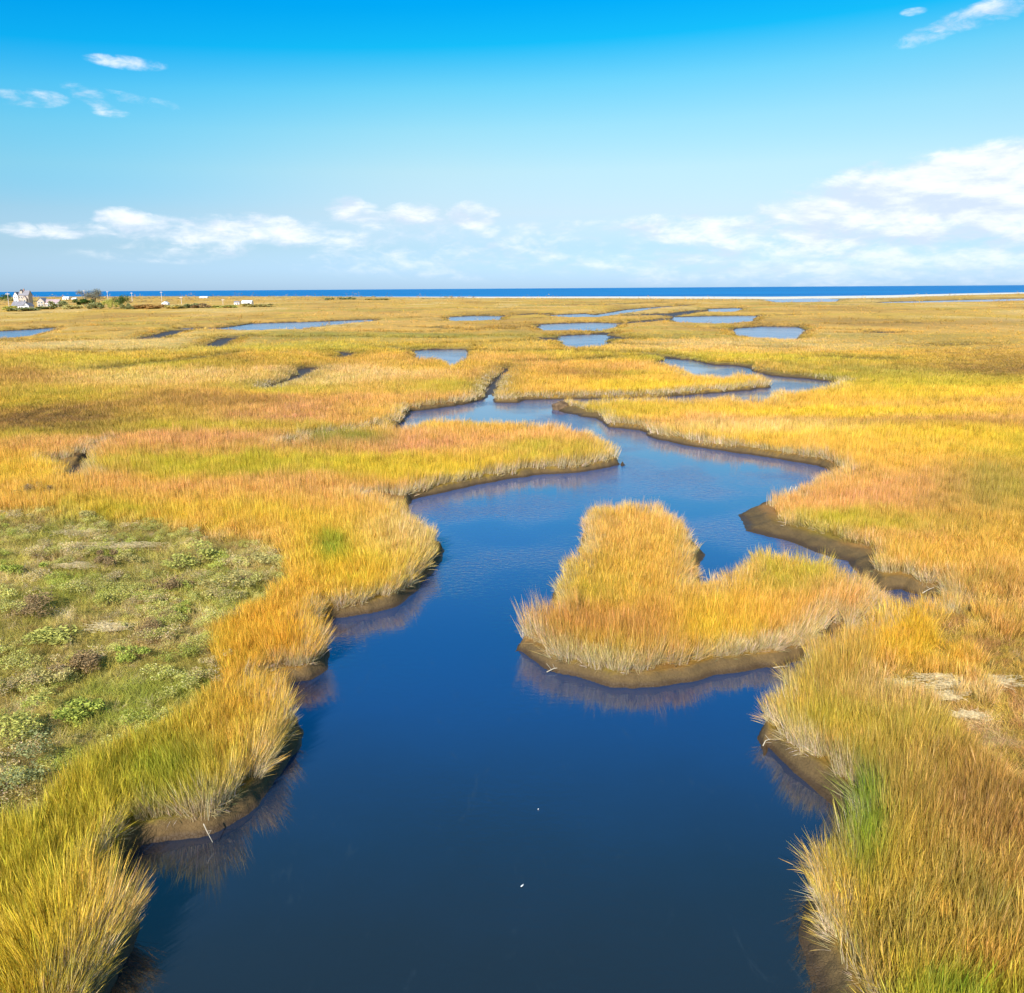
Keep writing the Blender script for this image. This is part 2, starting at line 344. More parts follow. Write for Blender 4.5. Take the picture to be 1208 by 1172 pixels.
# a beach ridge with low dunes before the sea
sandw = np.interp(Tg, [-1.7, -.2, .0, .6, 1.7], [60, 80, 230, 260, 150])
ridge = sstep(330, 40, np.abs(sea_sd - 120)) * sstep(0, 60, sea_sd)
dune = (0.3 + 1.0 * np.clip(fbm(Xg / 60, Yg / 60, 3, 31) + .2, 0, 1)) * sstep(300, 60, sea_sd) * np.where(Tg > -.15, .45, 1.0) * sstep(-5, 50, sea_sd)
leftland = sstep(-60, -160, Xg - (Yg - 450) * -0.2) * sstep(440, 500, Yg) * (1 - far * 0)
Z = Z + dune * sstep(0, 20, SD) + leftland * .5 * sstep(0, 20, SD)
Z = np.where(DRY & (SD < .05), np.maximum(Z, .03 + .03 * nz_b), Z)
Z = np.where(sea_sd < 12, np.minimum(Z, sea_sd * 0.05), Z)

def lerp_grid(A, x, y):
    fy = (np.log(y / 6.0) / np.log(2150 / 6.0)) * (NY - 1); t_ = x / (y + 2.0)
    fx = np.interp(t_, ts, np.arange(NX))
    y0 = np.clip(fy.astype(int), 0, NY - 2); x0 = np.clip(fx.astype(int), 0, NX - 2); fy = np.clip(fy - y0, 0, 1); fx = np.clip(fx - x0, 0, 1)
    return (A[y0, x0] * (1 - fx) + A[y0, x0 + 1] * fx) * (1 - fy) + (A[y0 + 1, x0] * (1 - fx) + A[y0 + 1, x0 + 1] * fx) * fy
def ground_z(x, y): return float(lerp_grid(Z, np.array([x]), np.array([y]))[0])

# ------------------------------------------------------------------ vegetation fields
HAY = [np.array(q, float) for q in (
    [(-900, 600), (-100, 598), (60, 606), (150, 612), (240, 628), (320, 640), (345, 668), (330, 690), (288, 715), (258, 750), (250, 800), (238, 828), (180, 862), (118, 892), (75, 925), (40, 960), (0, 975), (-400, 1150), (-900, 1200)],
    [(1100, 735), (1150, 705), (1500, 700), (1500, 960), (1208, 930), (1160, 890), (1110, 830), (1050, 812), (1040, 795), (1085, 780)])]
def pip(px_, py_, P):
    d_, i_ = seg_dist(px_, py_, P); return np.where(i_, d_, -d_)
# colour patches on the marsh: px, py, rx, ry, strength, colour
GOLD = (.80, .47, .075); TAN = (.78, .42, .13); OCHRE = (.58, .36, .07); LIME = (.58, .47, .045); RUST = (.47, .26, .07); PALE = (.80, .56, .22); OLIVE = (.34, .30, .05); BROWN = (.30, .17, .06); YEL = (.84, .56, .05); PINK = (.72, .36, .14); GREEN = (.28, .36, .035)
PATCH = [
    (90, 1070, 130, 90, .55, YEL), (60, 1130, 80, 50, .5, LIME), (120, 930, 130, 50, .6, LIME), (230, 930, 60, 40, .4, LIME), (290, 850, 60, 50, .5, GOLD), (330, 740, 60, 60, .9, (.82, .44, .05)), (420, 640, 70, 40, .8, YEL), (480, 620, 50, 25, .6, PALE),
    (392, 636, 16, 14, .9, GREEN), (300, 575, 200, 18, .9, TAN), (430, 590, 80, 16, .8, TAN), (250, 600, 220, 20, .6, YEL), (120, 600, 60, 18, .6, LIME), (600, 515, 130, 12, .7, TAN), (450, 520, 90, 12, .8, PINK), (380, 545, 180, 12, .8, LIME), (560, 548, 150, 12, .5, YEL), (200, 545, 120, 10, .7, LIME),
    (320, 485, 90, 14, .9, PINK), (160, 480, 110, 12, .7, OCHRE), (50, 490, 90, 22, .9, BROWN), (140, 500, 60, 12, .5, BROWN), (60, 510, 70, 9, .7, LIME), (220, 515, 120, 12, .7, PINK), (110, 520, 80, 12, .7, TAN), (30, 560, 60, 20, .6, YEL), (400, 512, 50, 10, .9, OLIVE), (250, 497, 120, 8, .6, LIME),
    (440, 460, 100, 14, .6, TAN), (180, 440, 160, 14, .5, PALE), (260, 424, 60, 7, .8, RUST), (15, 440, 50, 12, .7, RUST), (680, 437, 45, 5, .8, RUST), (620, 448, 60, 10, .5, GOLD), (800, 452, 120, 6, .6, YEL), (750, 480, 90, 8, .5, LIME), (850, 490, 90, 10, .8, TAN), (1000, 482, 200, 5, .8, YEL), (1060, 494, 180, 5, .9, RUST), (1000, 505, 200, 8, .7, YEL),
    (1190, 430, 110, 14, .8, BROWN), (1100, 445, 130, 8, .6, LIME), (1160, 416, 100, 8, .6, OCHRE), (1000, 435, 110, 8, .6, OLIVE), (1130, 460, 130, 8, .6, YEL), (960, 525, 200, 10, .5, GOLD),
    (1050, 575, 130, 25, .75, PINK), (940, 590, 60, 12, .6, TAN), (1000, 612, 110, 14, .7, LIME), (1130, 600, 80, 30, .5, OCHRE), (1110, 650, 110, 14, .8, GOLD), (1050, 690, 60, 16, .5, PALE),
    (740, 620, 60, 30, .7, (.82, .48, .12)), (700, 690, 60, 30, .6, LIME), (760, 680, 70, 50, .6, GOLD), (770, 735, 110, 26, .85, (.66, .33, .08)), (850, 730, 50, 30, .8, YEL), (680, 765, 80, 16, .6, LIME), (960, 680, 70, 20, .7, LIME), (1000, 700, 40, 20, .7, TAN), (900, 715, 70, 18, .6, (.82, .45, .07)),
    (1080, 740, 50, 30, .8, (.80, .48, .04)), (960, 820, 70, 50, .5, LIME), (1010, 800, 80, 20, .6, OCHRE), (1100, 820, 80, 30, .6, PALE), (1060, 930, 120, 60, .7, (.50, .34, .07)), (1030, 1040, 100, 60, .5, YEL), (1120, 1060, 130, 70, .7, (.46, .33, .07)), (1170, 960, 60, 50, .7, RUST), (1120, 1165, 160, 40, .85, LIME), (1020, 960, 20, 50, .8, GREEN), (1130, 1160, 40, 25, .6, GREEN),
    (60, 460, 120, 8, .5, LIME), (330, 455, 90, 6, .5, LIME), (250, 470, 100, 6, .7, RUST), (420, 440, 90, 8, .6, PALE), (520, 455, 70, 7, .6, LIME), (130, 425, 150, 8, .6, LIME), (420, 425, 120, 6, .5, OCHRE), (300, 408, 200, 5, .6, LIME), (100, 405, 160, 6, .5, PALE),
    (700, 415, 120, 5, .5, LIME), (930, 420, 120, 6, .6, LIME), (1100, 400, 140, 5, .6, OCHRE), (900, 405, 150, 5, .5, PALE), (1080, 380, 200, 4, .5, RUST), (700, 395, 300, 3, .5, OLIVE), (200, 385, 200, 3, .4, OCHRE), (400, 395, 160, 3, .6, OLIVE), (30, 1000, 60, 60, .5, LIME), (150, 1010, 50, 50, .6, (.82, .46, .10)), (200, 880, 60, 30, .5, GREEN), (310, 890, 40, 40, .5, (.82, .50, .09)), (1110, 520, 130, 8, .5, YEL), (880, 500, 120, 7, .5, PALE), (650, 530, 60, 10, .6, LIME),
    (1180, 560, 60, 30, .5, OLIVE), (1000, 560, 60, 12, .5, (.82, .46, .13)), (1160, 690, 70, 20, .5, OCHRE), (950, 650, 50, 10, .5, YEL),
    (1040, 860, 100, 30, .4, LIME), (1150, 800, 40, 10, .8, PALE)]
def fields(x, y):
    """height factor, colour and hay mask of the vegetation at ground points"""
    px_, py_ = to_px(x, y, np.full_like(x, 0.6)); _, pyt = to_px(x, y, np.full_like(x, 1.1))
    near = 1 - sstep(90, 260, y)
    n_a = fbm(x / 3.5, y / 3.5, 4, 40); n_b = fbm(x / 13, y / 13, 4, 44); n_c = fbm(x / 55, y / 40, 4, 48); n_d = fbm(x / .8, y / .8, 3, 52)
    wob = 14 * n_a
    wob = wob + 16 * n_d
    hay = np.maximum(sstep(-8, 10, pip(px_ + wob * 2, py_ + wob, HAY[0])), sstep(-12, 16, pip(px_ + wob * 2, py_ + wob, HAY[1])) * sstep(-.15, .1, n_d + n_a + .12))
    def L(a): return np.array(a, float)[None, :]
    base = L(GOLD) * np.ones((len(x), 1))
    def blend(b_, c, w): w = np.clip(w, 0, 1)[:, None]; return b_ * (1 - w) + L(c) * w
    base = blend(base, TAN, sstep(-.05, .25, n_b + .4 * n_a) * .8)
    base = blend(base, LIME, sstep(.02, .28, -n_b + .5 * n_a) * .75)
    base = blend(base, OCHRE, sstep(.10, .30, n_a + .3 * n_b) * .5)
    farc = blend(L((.82, .48, .12)) * np.ones((len(x), 1)), (.76, .49, .09), sstep(-.1, .2, n_c))
    n_f = fbm(x / 28, y / 70, 3, 33)
    farc = blend(farc, (.56, .33, .08), sstep(.04, .22, n_f) * .75); farc = blend(farc, (.88, .62, .24), sstep(.04, .22, -n_f) * .65)
    farc = blend(farc, (.60, .45, .08), sstep(.08, .26, -n_c + .4 * n_b) * .7)
    farc = farc * np.array([1.0, .93, .82])
    base = base * near[:, None] + farc * (1 - near)[:, None]
    n_s = fbm(x / 34 + 1.5 * n_b, y / 26 + 1.5 * n_a, 2, 56); crk = np.exp(-(n_s / .016) ** 2) * sstep(.0, .1, fbm(x / 60, y / 60, 2, 58) + .10) * sstep(70, 140, y)
    base = blend(base, (.20, .15, .05), crk * .95)
    q = px_; w_y = pyt
    for (cx, cy, rx, ry, st, col) in PATCH:
        dd = ((q - cx + 30 * n_a * rx / 60) / rx) ** 2 + ((w_y - cy + (14 * n_a + 34 * n_b) * ry / 20) / ry) ** 2
        base = blend(base, col, min(1, st * 1.2) * np.exp(-np.clip(dd, 0, 30) ** 1.5 * .6) * np.clip(.95 + 1.4 * n_d, 0, 1.15))
    n_e = fbm(x / .45, y / .45, 2, 91)
    hc = blend(L((.62, .51, .11)) * np.ones((len(x), 1)), (.82, .60, .20), sstep(-.02, .2, n_a + .5 * n_e)); hc = blend(hc, (.46, .46, .07), sstep(.04, .24, -n_a + .6 * n_d)); hc = blend(hc, (.52, .30, .13), sstep(.14, .3, n_d + .4 * n_b) * .8); hc = blend(hc, (.85, .66, .34), sstep(.2, .3, n_e + .3 * n_a) * .8)
    rhay = (px_ > 700)
    hc = np.where(rhay[:, None], hc * np.array([1.25, 1.0, .9]), hc)
    col = base * (1 - hay[:, None]) + hc * hay[:, None]
    hf = (0.95 + .35 * n_b + .25 * n_a)
    hf = hf * (1 - .6 * crk)
    hf = hf * (1 - hay) + .18 * hay
    for (cx, cy, rx, ry, f_) in [(50, 490, 110, 20, .35), (1190, 432, 140, 20, .4), (1060, 494, 200, 5, .5), (1150, 402, 200, 16, .6)]:
        hf = hf * (1 - (1 - f_) * np.exp(-((px_ - cx) / rx) ** 2 - ((py_ - cy) / ry) ** 2))
    return hf, col, hay, n_a, n_b, n_d
hfG, colG, hayG, nA, nB, nD = [a.reshape(Xg.shape + a.shape[1:]) for a in fields(Xg.ravel().astype(float), Yg.ravel().astype(float))]

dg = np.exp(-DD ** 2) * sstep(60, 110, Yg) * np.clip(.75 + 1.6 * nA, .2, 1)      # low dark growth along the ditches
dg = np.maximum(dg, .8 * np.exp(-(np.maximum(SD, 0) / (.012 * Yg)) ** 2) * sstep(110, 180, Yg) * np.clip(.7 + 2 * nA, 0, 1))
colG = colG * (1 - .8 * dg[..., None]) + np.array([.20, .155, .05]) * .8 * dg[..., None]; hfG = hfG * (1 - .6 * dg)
# ground sheet
idx = np.arange(NY * NX).reshape(NY, NX)
quads = np.stack([idx[:-1, :-1], idx[:-1, 1:], idx[1:, 1:], idx[1:, :-1]], -1).reshape(-1, 4)
# far off the grass is one closed canopy: the sheet rises to its top
canopy = sstep(90, 260, Yg) * .75 * hfG * sstep(1.2, 5, SD) * sstep(1.0, 1.5, sea_sd / sandw)
rough_far = canopy * (.25 * fbm(Xg / 2.2, Yg / 5, 2, 60) + .5 * fbm(Xg / 14, Yg / 22, 2, 63))
Zg = Z + canopy + rough_far
me = np_mesh('marsh_ground', np.stack([Xg, Yg, Zg], -1).reshape(-1, 3), quads)
grassy = sstep(.6, 1.1, SD / np.maximum(bankw, .3))
sand = sstep(1.0, .75, (sea_sd + 40 * fbm(Xg / 90, Yg / 60, 3, 70)) / sandw) * 1.0
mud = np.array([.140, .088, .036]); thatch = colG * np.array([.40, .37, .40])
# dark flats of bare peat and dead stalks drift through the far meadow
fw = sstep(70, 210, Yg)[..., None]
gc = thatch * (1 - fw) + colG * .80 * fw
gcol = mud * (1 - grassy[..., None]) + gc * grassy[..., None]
dunegrass = np.array([.42, .33, .16]) * (1 + .6 * fbm(Xg / 30, Yg / 14, 3, 77))[..., None]
dw = sstep(420, 250, sea_sd)[..., None] * .55
gcol = gcol * (1 - dw) + dunegrass * dw
gcol = gcol * (1 - sand[..., None]) + np.array([.80, .70, .56]) * sand[..., None]
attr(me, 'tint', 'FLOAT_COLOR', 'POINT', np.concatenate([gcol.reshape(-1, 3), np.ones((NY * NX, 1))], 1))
attr(me, 'mudmask', 'FLOAT', 'POINT', (1 - grassy).ravel())
me.polygons.foreach_set('use_smooth', np.ones(len(quads), bool))
ground = bpy.data.objects.new('marsh_ground', me); C.objects.link(ground); tag(ground, kind='structure')
m, t, out = mat_new('marsh_ground')
p = t.new('ShaderNodeBsdfPrincipled'); p.inputs['Specular IOR Level'].default_value = .25
at_ = t.new('ShaderNodeAttribute', attribute_name='tint'); am = t.new('ShaderNodeAttribute', attribute_name='mudmask')
geo = t.new('ShaderNodeNewGeometry'); sp_ = t.new('ShaderNodeSeparateXYZ'); t.link(geo.outputs['Position'], sp_.inputs[0])
nf = t.noise(geo.outputs['Position'], 9.0, 5, .65); nm = t.noise(geo.outputs['Position'], 1.6, 4, .6)
# streaky stalk colour: stretched noise so the meadow reads as stalks
strc = t.vmath('MULTIPLY', geo.outputs['Position'], (2.2, .45, 1.0)); ns = t.noise(strc, 1.0, 5, .7)
stre2 = t.vmath('MULTIPLY', geo.outputs['Position'], (.25, .05, 0)); ns2 = t.noise(stre2, 1.0, 4, .6)
v1 = t.math('ADD', .62, t.math('MULTIPLY', nf, .75))
v2 = t.math('ADD', .60, t.math('MULTIPLY', ns, .8)); v3 = t.math('ADD', .72, t.math('MULTIPLY', ns2, .56))
vv = t.math('MULTIPLY', t.math('MULTIPLY', v1, v2), v3)
vc = t.new('ShaderNodeCombineXYZ'); [t.link(vv, vc.inputs[i]) for i in range(3)]
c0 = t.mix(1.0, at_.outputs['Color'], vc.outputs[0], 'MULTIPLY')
wet = t.maprange(t.math('ADD', sp_.outputs[2], t.math('MULTIPLY', nm, .12)), .10, .26, 1.0, 0.0)
wet = t.math('MULTIPLY', wet, am.outputs['Fac'])
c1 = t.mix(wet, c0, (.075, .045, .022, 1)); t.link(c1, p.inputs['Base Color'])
t.link(t.maprange(wet, 0, 1, .95, .5), p.inputs['Roughness'])
bn = t.new('ShaderNodeBump'); bn.inputs['Strength'].default_value = .7; bn.inputs['Distance'].default_value = .06
vor = t.new('ShaderNodeTexVoronoi', feature='DISTANCE_TO_EDGE'); t.link(geo.outputs['Position'], vor.inputs[0]); vor.inputs['Scale'].default_value = 11
t.link(t.math('ADD', nf, t.math('MULTIPLY', t.maprange(vor.outputs[0], 0, .07, 0, 1), .22)), bn.inputs['Height']); t.link(bn.outputs[0], p.inputs['Normal'])
t.link(p.outputs[0], out.inputs[0]); me.materials.append(m)

# ------------------------------------------------------------------ water
def sheet(name, x0, x1, y0, y1, z, mat):
    o = mesh_obj(name, [(x0, y0, z), (x1, y0, z), (x1, y1, z), (x0, y1, z)], [(0, 1, 2, 3)], mat); return tag(o, kind='structure')
m, t, out = mat_new('creek_water')
p = t.new('ShaderNodeBsdfPrincipled'); p.inputs['IOR'].default_value = 1.9; p.inputs['Roughness'].default_value = .03
p.inputs['Specular IOR Level'].default_value = .5
geo = t.new('ShaderNodeNewGeometry')
nl = t.noise(geo.outputs['Position'], .16, 5, .6)
spb = t.new('ShaderNodeSeparateXYZ'); t.link(geo.outputs['Position'], spb.inputs[0])
refl_ramp = t.maprange(t.math('ADD', spb.outputs[1], t.math('MULTIPLY', nl, 6.0)), 15, 31, 0, 1)   # dark near, bluer farther up: sky reflection painted into the base colour
clear = t.mix(t.maprange(spb.outputs[1], 27, 46, 0, 1), (.012, .044, .125, 1), (.050, .100, .245, 1))  # far tone lightened, reflected cloud and haze put into the colour
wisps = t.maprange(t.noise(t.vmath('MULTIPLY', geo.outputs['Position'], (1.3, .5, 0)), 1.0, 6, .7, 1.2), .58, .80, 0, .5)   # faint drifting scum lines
t.link(t.mix(wisps, t.mix(refl_ramp, (.012, .015, .020, 1), clear), (.040, .052, .062, 1)), p.inputs['Base Color'])
rp = t.noise(t.vmath('MULTIPLY', geo.outputs['Position'], (1.0, 1.6, 1)), 3.2, 3, .55, .3)
rp2 = t.noise(geo.outputs['Position'], 12.0, 2, .5)
spw = t.new('ShaderNodeSeparateXYZ'); t.link(geo.outputs['Position'], spw.inputs[0])
t.link(t.maprange(spw.outputs[1], 60, 190, .03, .18), p.inputs['Roughness'])
calm = t.math('MULTIPLY', t.maprange(t.noise(geo.outputs['Position'], .10, 2), .40, .62, .15, 1.0), t.maprange(spw.outputs[1], 16, 38, .16, 1.0))
bn = t.new('ShaderNodeBump'); bn.inputs['Distance'].default_value = .05
t.link(t.math('MULTIPLY', calm, .55), bn.inputs['Strength'])
t.link(t.math('ADD', rp, t.math('MULTIPLY', rp2, .25)), bn.inputs['Height']); t.link(bn.outputs[0], p.inputs['Normal'])
t.link(p.outputs[0], out.inputs[0])
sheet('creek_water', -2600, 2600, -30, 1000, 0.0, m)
m, t, out = mat_new('sea')
p = t.new('ShaderNodeBsdfPrincipled'); p.inputs['IOR'].default_value = 1.333; p.inputs['Roughness'].default_value = .45; p.inputs['Specular IOR Level'].default_value = .18
geo = t.new('ShaderNodeNewGeometry')
nl = t.noise(t.vmath('MULTIPLY', geo.outputs['Position'], (.0006, .004, 0)), 1.0, 4)
t.link(t.mix(t.maprange(nl, .35, .65, 0, 1), (.0, .13, .38, 1), (.0, .20, .48, 1)), p.inputs['Base Color'])
bn = t.new('ShaderNodeBump'); bn.inputs['Strength'].default_value = .5; bn.inputs['Distance'].default_value = .5
t.link(t.noise(geo.outputs['Position'], .25, 3), bn.inputs['Height']); t.link(bn.outputs[0], p.inputs['Normal'])
t.link(p.outputs[0], out.inputs[0])
sheet('sea', -45000, 45000, 1000, 40000, -0.05, m)

# ------------------------------------------------------------------ grass clump meshes (sources, kept out of the scene)
def blade_mat(name, transl=.25):
    m, t, out = mat_new(name)
    ti = t.new('ShaderNodeAttribute', attribute_name='tint', attribute_type='INSTANCER')
    pl = t.new('ShaderNodeAttribute', attribute_name='pale', attribute_type='INSTANCER')
    hh = t.new('ShaderNodeAttribute', attribute_name='h'); rd = t.new('ShaderNodeAttribute', attribute_name='rnd')
    col = ti.outputs['Color']
    # each stalk its own tone: some straw, some green, some rust
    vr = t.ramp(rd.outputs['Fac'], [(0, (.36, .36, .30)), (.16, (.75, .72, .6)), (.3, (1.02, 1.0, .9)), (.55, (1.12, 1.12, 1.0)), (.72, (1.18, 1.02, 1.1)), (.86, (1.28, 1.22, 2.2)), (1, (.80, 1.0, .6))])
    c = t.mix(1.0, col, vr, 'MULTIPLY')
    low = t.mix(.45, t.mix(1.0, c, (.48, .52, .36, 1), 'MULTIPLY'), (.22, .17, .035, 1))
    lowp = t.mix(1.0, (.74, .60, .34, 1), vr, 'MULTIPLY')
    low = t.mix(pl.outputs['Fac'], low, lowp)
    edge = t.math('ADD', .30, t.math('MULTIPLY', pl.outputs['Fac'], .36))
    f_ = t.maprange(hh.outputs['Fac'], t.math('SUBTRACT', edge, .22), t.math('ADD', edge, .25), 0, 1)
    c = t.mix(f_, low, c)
    d1 = t.new('ShaderNodeBsdfDiffuse'); t.link(c, d1.inputs[0])
    d2 = t.new('ShaderNodeBsdfTranslucent'); t.link(c, d2.inputs[0])
    mx = t.new('ShaderNodeMixShader'); mx.inputs[0].default_value = transl; t.link(d1.outputs[0], mx.inputs[1]); t.link(d2.outputs[0], mx.inputs[2])
    t.link(mx.outputs[0], out.inputs[0]); return m
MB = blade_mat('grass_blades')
def clump_mesh(name, n, rad, hmin, hmax, w0, lean, curl, seed, segs=4, seed_heads=.3):
    r = np.random.default_rng(seed); V = []; Fq = []; hv = []; rv = []
    for i in range(n):
        a = r.random() * 6.283; q = rad * math.sqrt(r.random()); bx, by = q * math.cos(a), q * math.sin(a)
        h = hmin + (hmax - hmin) * r.random() ** .8
        la = a * .5 + r.random() * 6.283 * .6; ln = lean * (.2 + r.random()); cu = curl * (.2 + r.random())
        fa = r.random() * 3.1416; fx, fy = math.cos(fa), math.sin(fa); w = w0 * (.7 + .6 * r.random()); rn = r.random()
        heady = r.random() < seed_heads
        b0 = len(V)
        for s in range(segs + 1):
            u = s / segs; off = ln * u + cu * u * u
            z = h * (u - .18 * cu * u ** 3)
            cx, cy = bx + math.cos(la) * off * h, by + math.sin(la) * off * h
            ww = w * (1 - .72 * u) if not heady else w * (.65 + (.9 if .7 < u < .99 else 0) - .35 * u)
            if s == segs: ww *= .35
            V += [(cx - fx * ww / 2, cy - fy * ww / 2, z), (cx + fx * ww / 2, cy + fy * ww / 2, z)]
            hv += [u, u]; rv += [rn, rn]
            if s: k = b0 + 2 * s; Fq.append((k - 2, k - 1, k + 1, k))
    me = np_mesh(name, np.array(V), np.array(Fq)); attr(me, 'h', 'FLOAT', 'POINT', hv); attr(me, 'rnd', 'FLOAT', 'POINT', rv)
    me.materials.append(MB); return me
def source_collection(name, meshes):
    col = bpy.data.collections.new(name)
    for i, me in enumerate(meshes): col.objects.link(bpy.data.objects.new('%s_%02d' % (name, i), me))
    return col
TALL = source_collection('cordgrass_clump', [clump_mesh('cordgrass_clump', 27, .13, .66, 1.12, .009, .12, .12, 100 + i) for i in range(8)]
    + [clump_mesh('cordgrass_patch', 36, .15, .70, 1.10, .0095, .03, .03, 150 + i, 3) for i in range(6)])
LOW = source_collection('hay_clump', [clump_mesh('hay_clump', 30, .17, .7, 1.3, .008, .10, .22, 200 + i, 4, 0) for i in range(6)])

def scatter_group(name, coll):
    ng = bpy.data.node_groups.new(name, 'GeometryNodeTree')
    ng.interface.new_socket('Geometry', in_out='INPUT', socket_type='NodeSocketGeometry')
    ng.interface.new_socket('Geometry', in_out='OUTPUT', socket_type='NodeSocketGeometry')
    N, L = ng.nodes, ng.links
    gi = N.new('NodeGroupInput'); go = N.new('NodeGroupOutput'); ci = N.new('GeometryNodeCollectionInfo'); ip = N.new('GeometryNodeInstanceOnPoints')
    ci.inputs['Collection'].default_value = coll; ci.inputs['Separate Children'].default_value = True; ci.inputs['Reset Children'].default_value = True
    def na(n_, ty):
        a = N.new('GeometryNodeInputNamedAttribute'); a.data_type = ty; a.inputs[0].default_value = n_
        return [o for o in a.outputs if o.enabled and o.name == 'Attribute'][0]
    L.new(gi.outputs[0], ip.inputs['Points']); L.new(ci.outputs[0], ip.inputs['Instance']); ip.inputs['Pick Instance'].default_value = True
    L.new(na('idx', 'INT'), ip.inputs['Instance Index']); L.new(na('rot', 'FLOAT_VECTOR'), ip.inputs['Rotation']); L.new(na('scl', 'FLOAT_VECTOR'), ip.inputs['Scale'])
    L.new(ip.outputs[0], go.inputs[0]); return ng
def scatter(name, x, y, z, coll, nvar, yaw, tx, ty, tilt, sxy, sz_, tint, pale, label, cat):
    n = len(x); me = bpy.data.meshes.new(name); me.vertices.add(n)
    me.vertices.foreach_set('co', np.stack([x, y, z], -1).astype(np.float32).ravel())
    # rotation: yaw, then tilt towards (tx, ty)
    L = np.hypot(tx, ty) + 1e-9; ax, ay = -ty / L, tx / L
    c, s = np.cos(tilt), np.sin(tilt); cz, sz2 = np.cos(yaw), np.sin(yaw)
    K = np.zeros((n, 3, 3)); K[:, 0, 0] = c + ax * ax * (1 - c); K[:, 0, 1] = ax * ay * (1 - c); K[:, 0, 2] = ay * s
    K[:, 1, 0] = ax * ay * (1 - c); K[:, 1, 1] = c + ay * ay * (1 - c); K[:, 1, 2] = -ax * s; K[:, 2, 0] = -ay * s; K[:, 2, 1] = ax * s; K[:, 2, 2] = c
    Y = np.zeros((n, 3, 3)); Y[:, 0, 0] = cz; Y[:, 0, 1] = -sz2; Y[:, 1, 0] = sz2; Y[:, 1, 1] = cz; Y[:, 2, 2] = 1
    M = K @ Y
    rot = np.stack([np.arctan2(M[:, 2, 1], M[:, 2, 2]), -np.arcsin(np.clip(M[:, 2, 0], -1, 1)), np.arctan2(M[:, 1, 0], M[:, 0, 0])], -1)
    attr(me, 'rot', 'FLOAT_VECTOR', 'POINT', rot); attr(me, 'scl', 'FLOAT_VECTOR', 'POINT', np.stack([sxy, sxy, sz_], -1))
    attr(me, 'idx', 'INT', 'POINT', np.where((nvar == 8) & (y > 38 + 6 * rng.random(n)), rng.integers(8, 14, n), rng.integers(0, nvar, n))); attr(me, 'pale', 'FLOAT', 'POINT', pale)
    attr(me, 'tint', 'FLOAT_COLOR', 'POINT', np.concatenate([tint, np.ones((n, 1))], 1))
    o = bpy.data.objects.new(name, me); C.objects.link(o); tag(o, label, cat, kind='stuff')
    md = o.modifiers.new('scatter', 'NODES'); md.node_group = scatter_group(name, coll); return o

gy, gx_ = np.gradient(SD)
def spacing(y): return np.maximum(.15, .0056 * y)
# sample positions row by row: row depth grows with distance
X_, Y_ = [], []
yy = 10.0
TW = .66
while yy < 1500:
    s = float(spacing(yy)); dy = max(s, yy * yy / 10500 * .55)
    w = TW * yy + 3.0; n = int(2 * w / s)
    X_.append((np.arange(n) + rng.random(n)) / n * 2 * w - w); Y_.append(yy + (rng.random(n)) * dy * 1.3)
    yy += dy
X_ = np.concatenate(X_); Y_ = np.concatenate(Y_)
sdp = lerp_grid(SD, X_, Y_); zp = lerp_grid(Z, X_, Y_); mwp = lerp_grid(mudw, X_, Y_); bwp = lerp_grid(bankw, X_, Y_)
seap = lerp_grid(sea_sd, X_, Y_)
# outward direction (towards water)
e_ = np.maximum(.12, .004 * Y_)
gxs = lerp_grid(SD, X_ + e_, Y_) - lerp_grid(SD, X_ - e_, Y_); gys = lerp_grid(SD, X_, Y_ + e_) - lerp_grid(SD, X_, Y_ - e_)
gl = np.hypot(gxs, gys) + 1e-9; ox, oy = -gxs / gl, -gys / gl
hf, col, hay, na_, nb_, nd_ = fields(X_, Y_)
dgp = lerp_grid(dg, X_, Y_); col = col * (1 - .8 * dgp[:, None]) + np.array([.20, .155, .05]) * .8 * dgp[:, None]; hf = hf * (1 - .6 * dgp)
rag = np.clip(fbm(X_ / .9, Y_ / .9, 2, 13) * 2.2, 0, .6) + np.clip(fbm(X_ / 2.6, Y_ / 2.6, 2, 15) * 1.6 - .1, 0, .5)
keep = (sdp > mwp * (.9 + .5 * nd_) + .03 + .0015 * Y_ + rag * np.where(Y_ < 70, 1, .4)) & (zp > .12) & (seap > lerp_grid(sandw, X_, Y_) * 1.05)
for gx0, gy0, gr in [(322, 800, .55), (186, 992, .55), (376, 735, .5), (984, 744, .55), (483, 602, .4), (356, 700, .3), (75, 548, .6), (1000, 962, .3), (826, 660, .3)]:
    c = at(gx0, gy0, .5); keep &= ((X_ - c[0]) ** 2 + ((Y_ - c[1]) * .8) ** 2 > (gr * (1 + .6 * nd_)) ** 2)
tallm = keep & (hay < .15 + .75 * rng.random(len(X_)) ** 1.5)
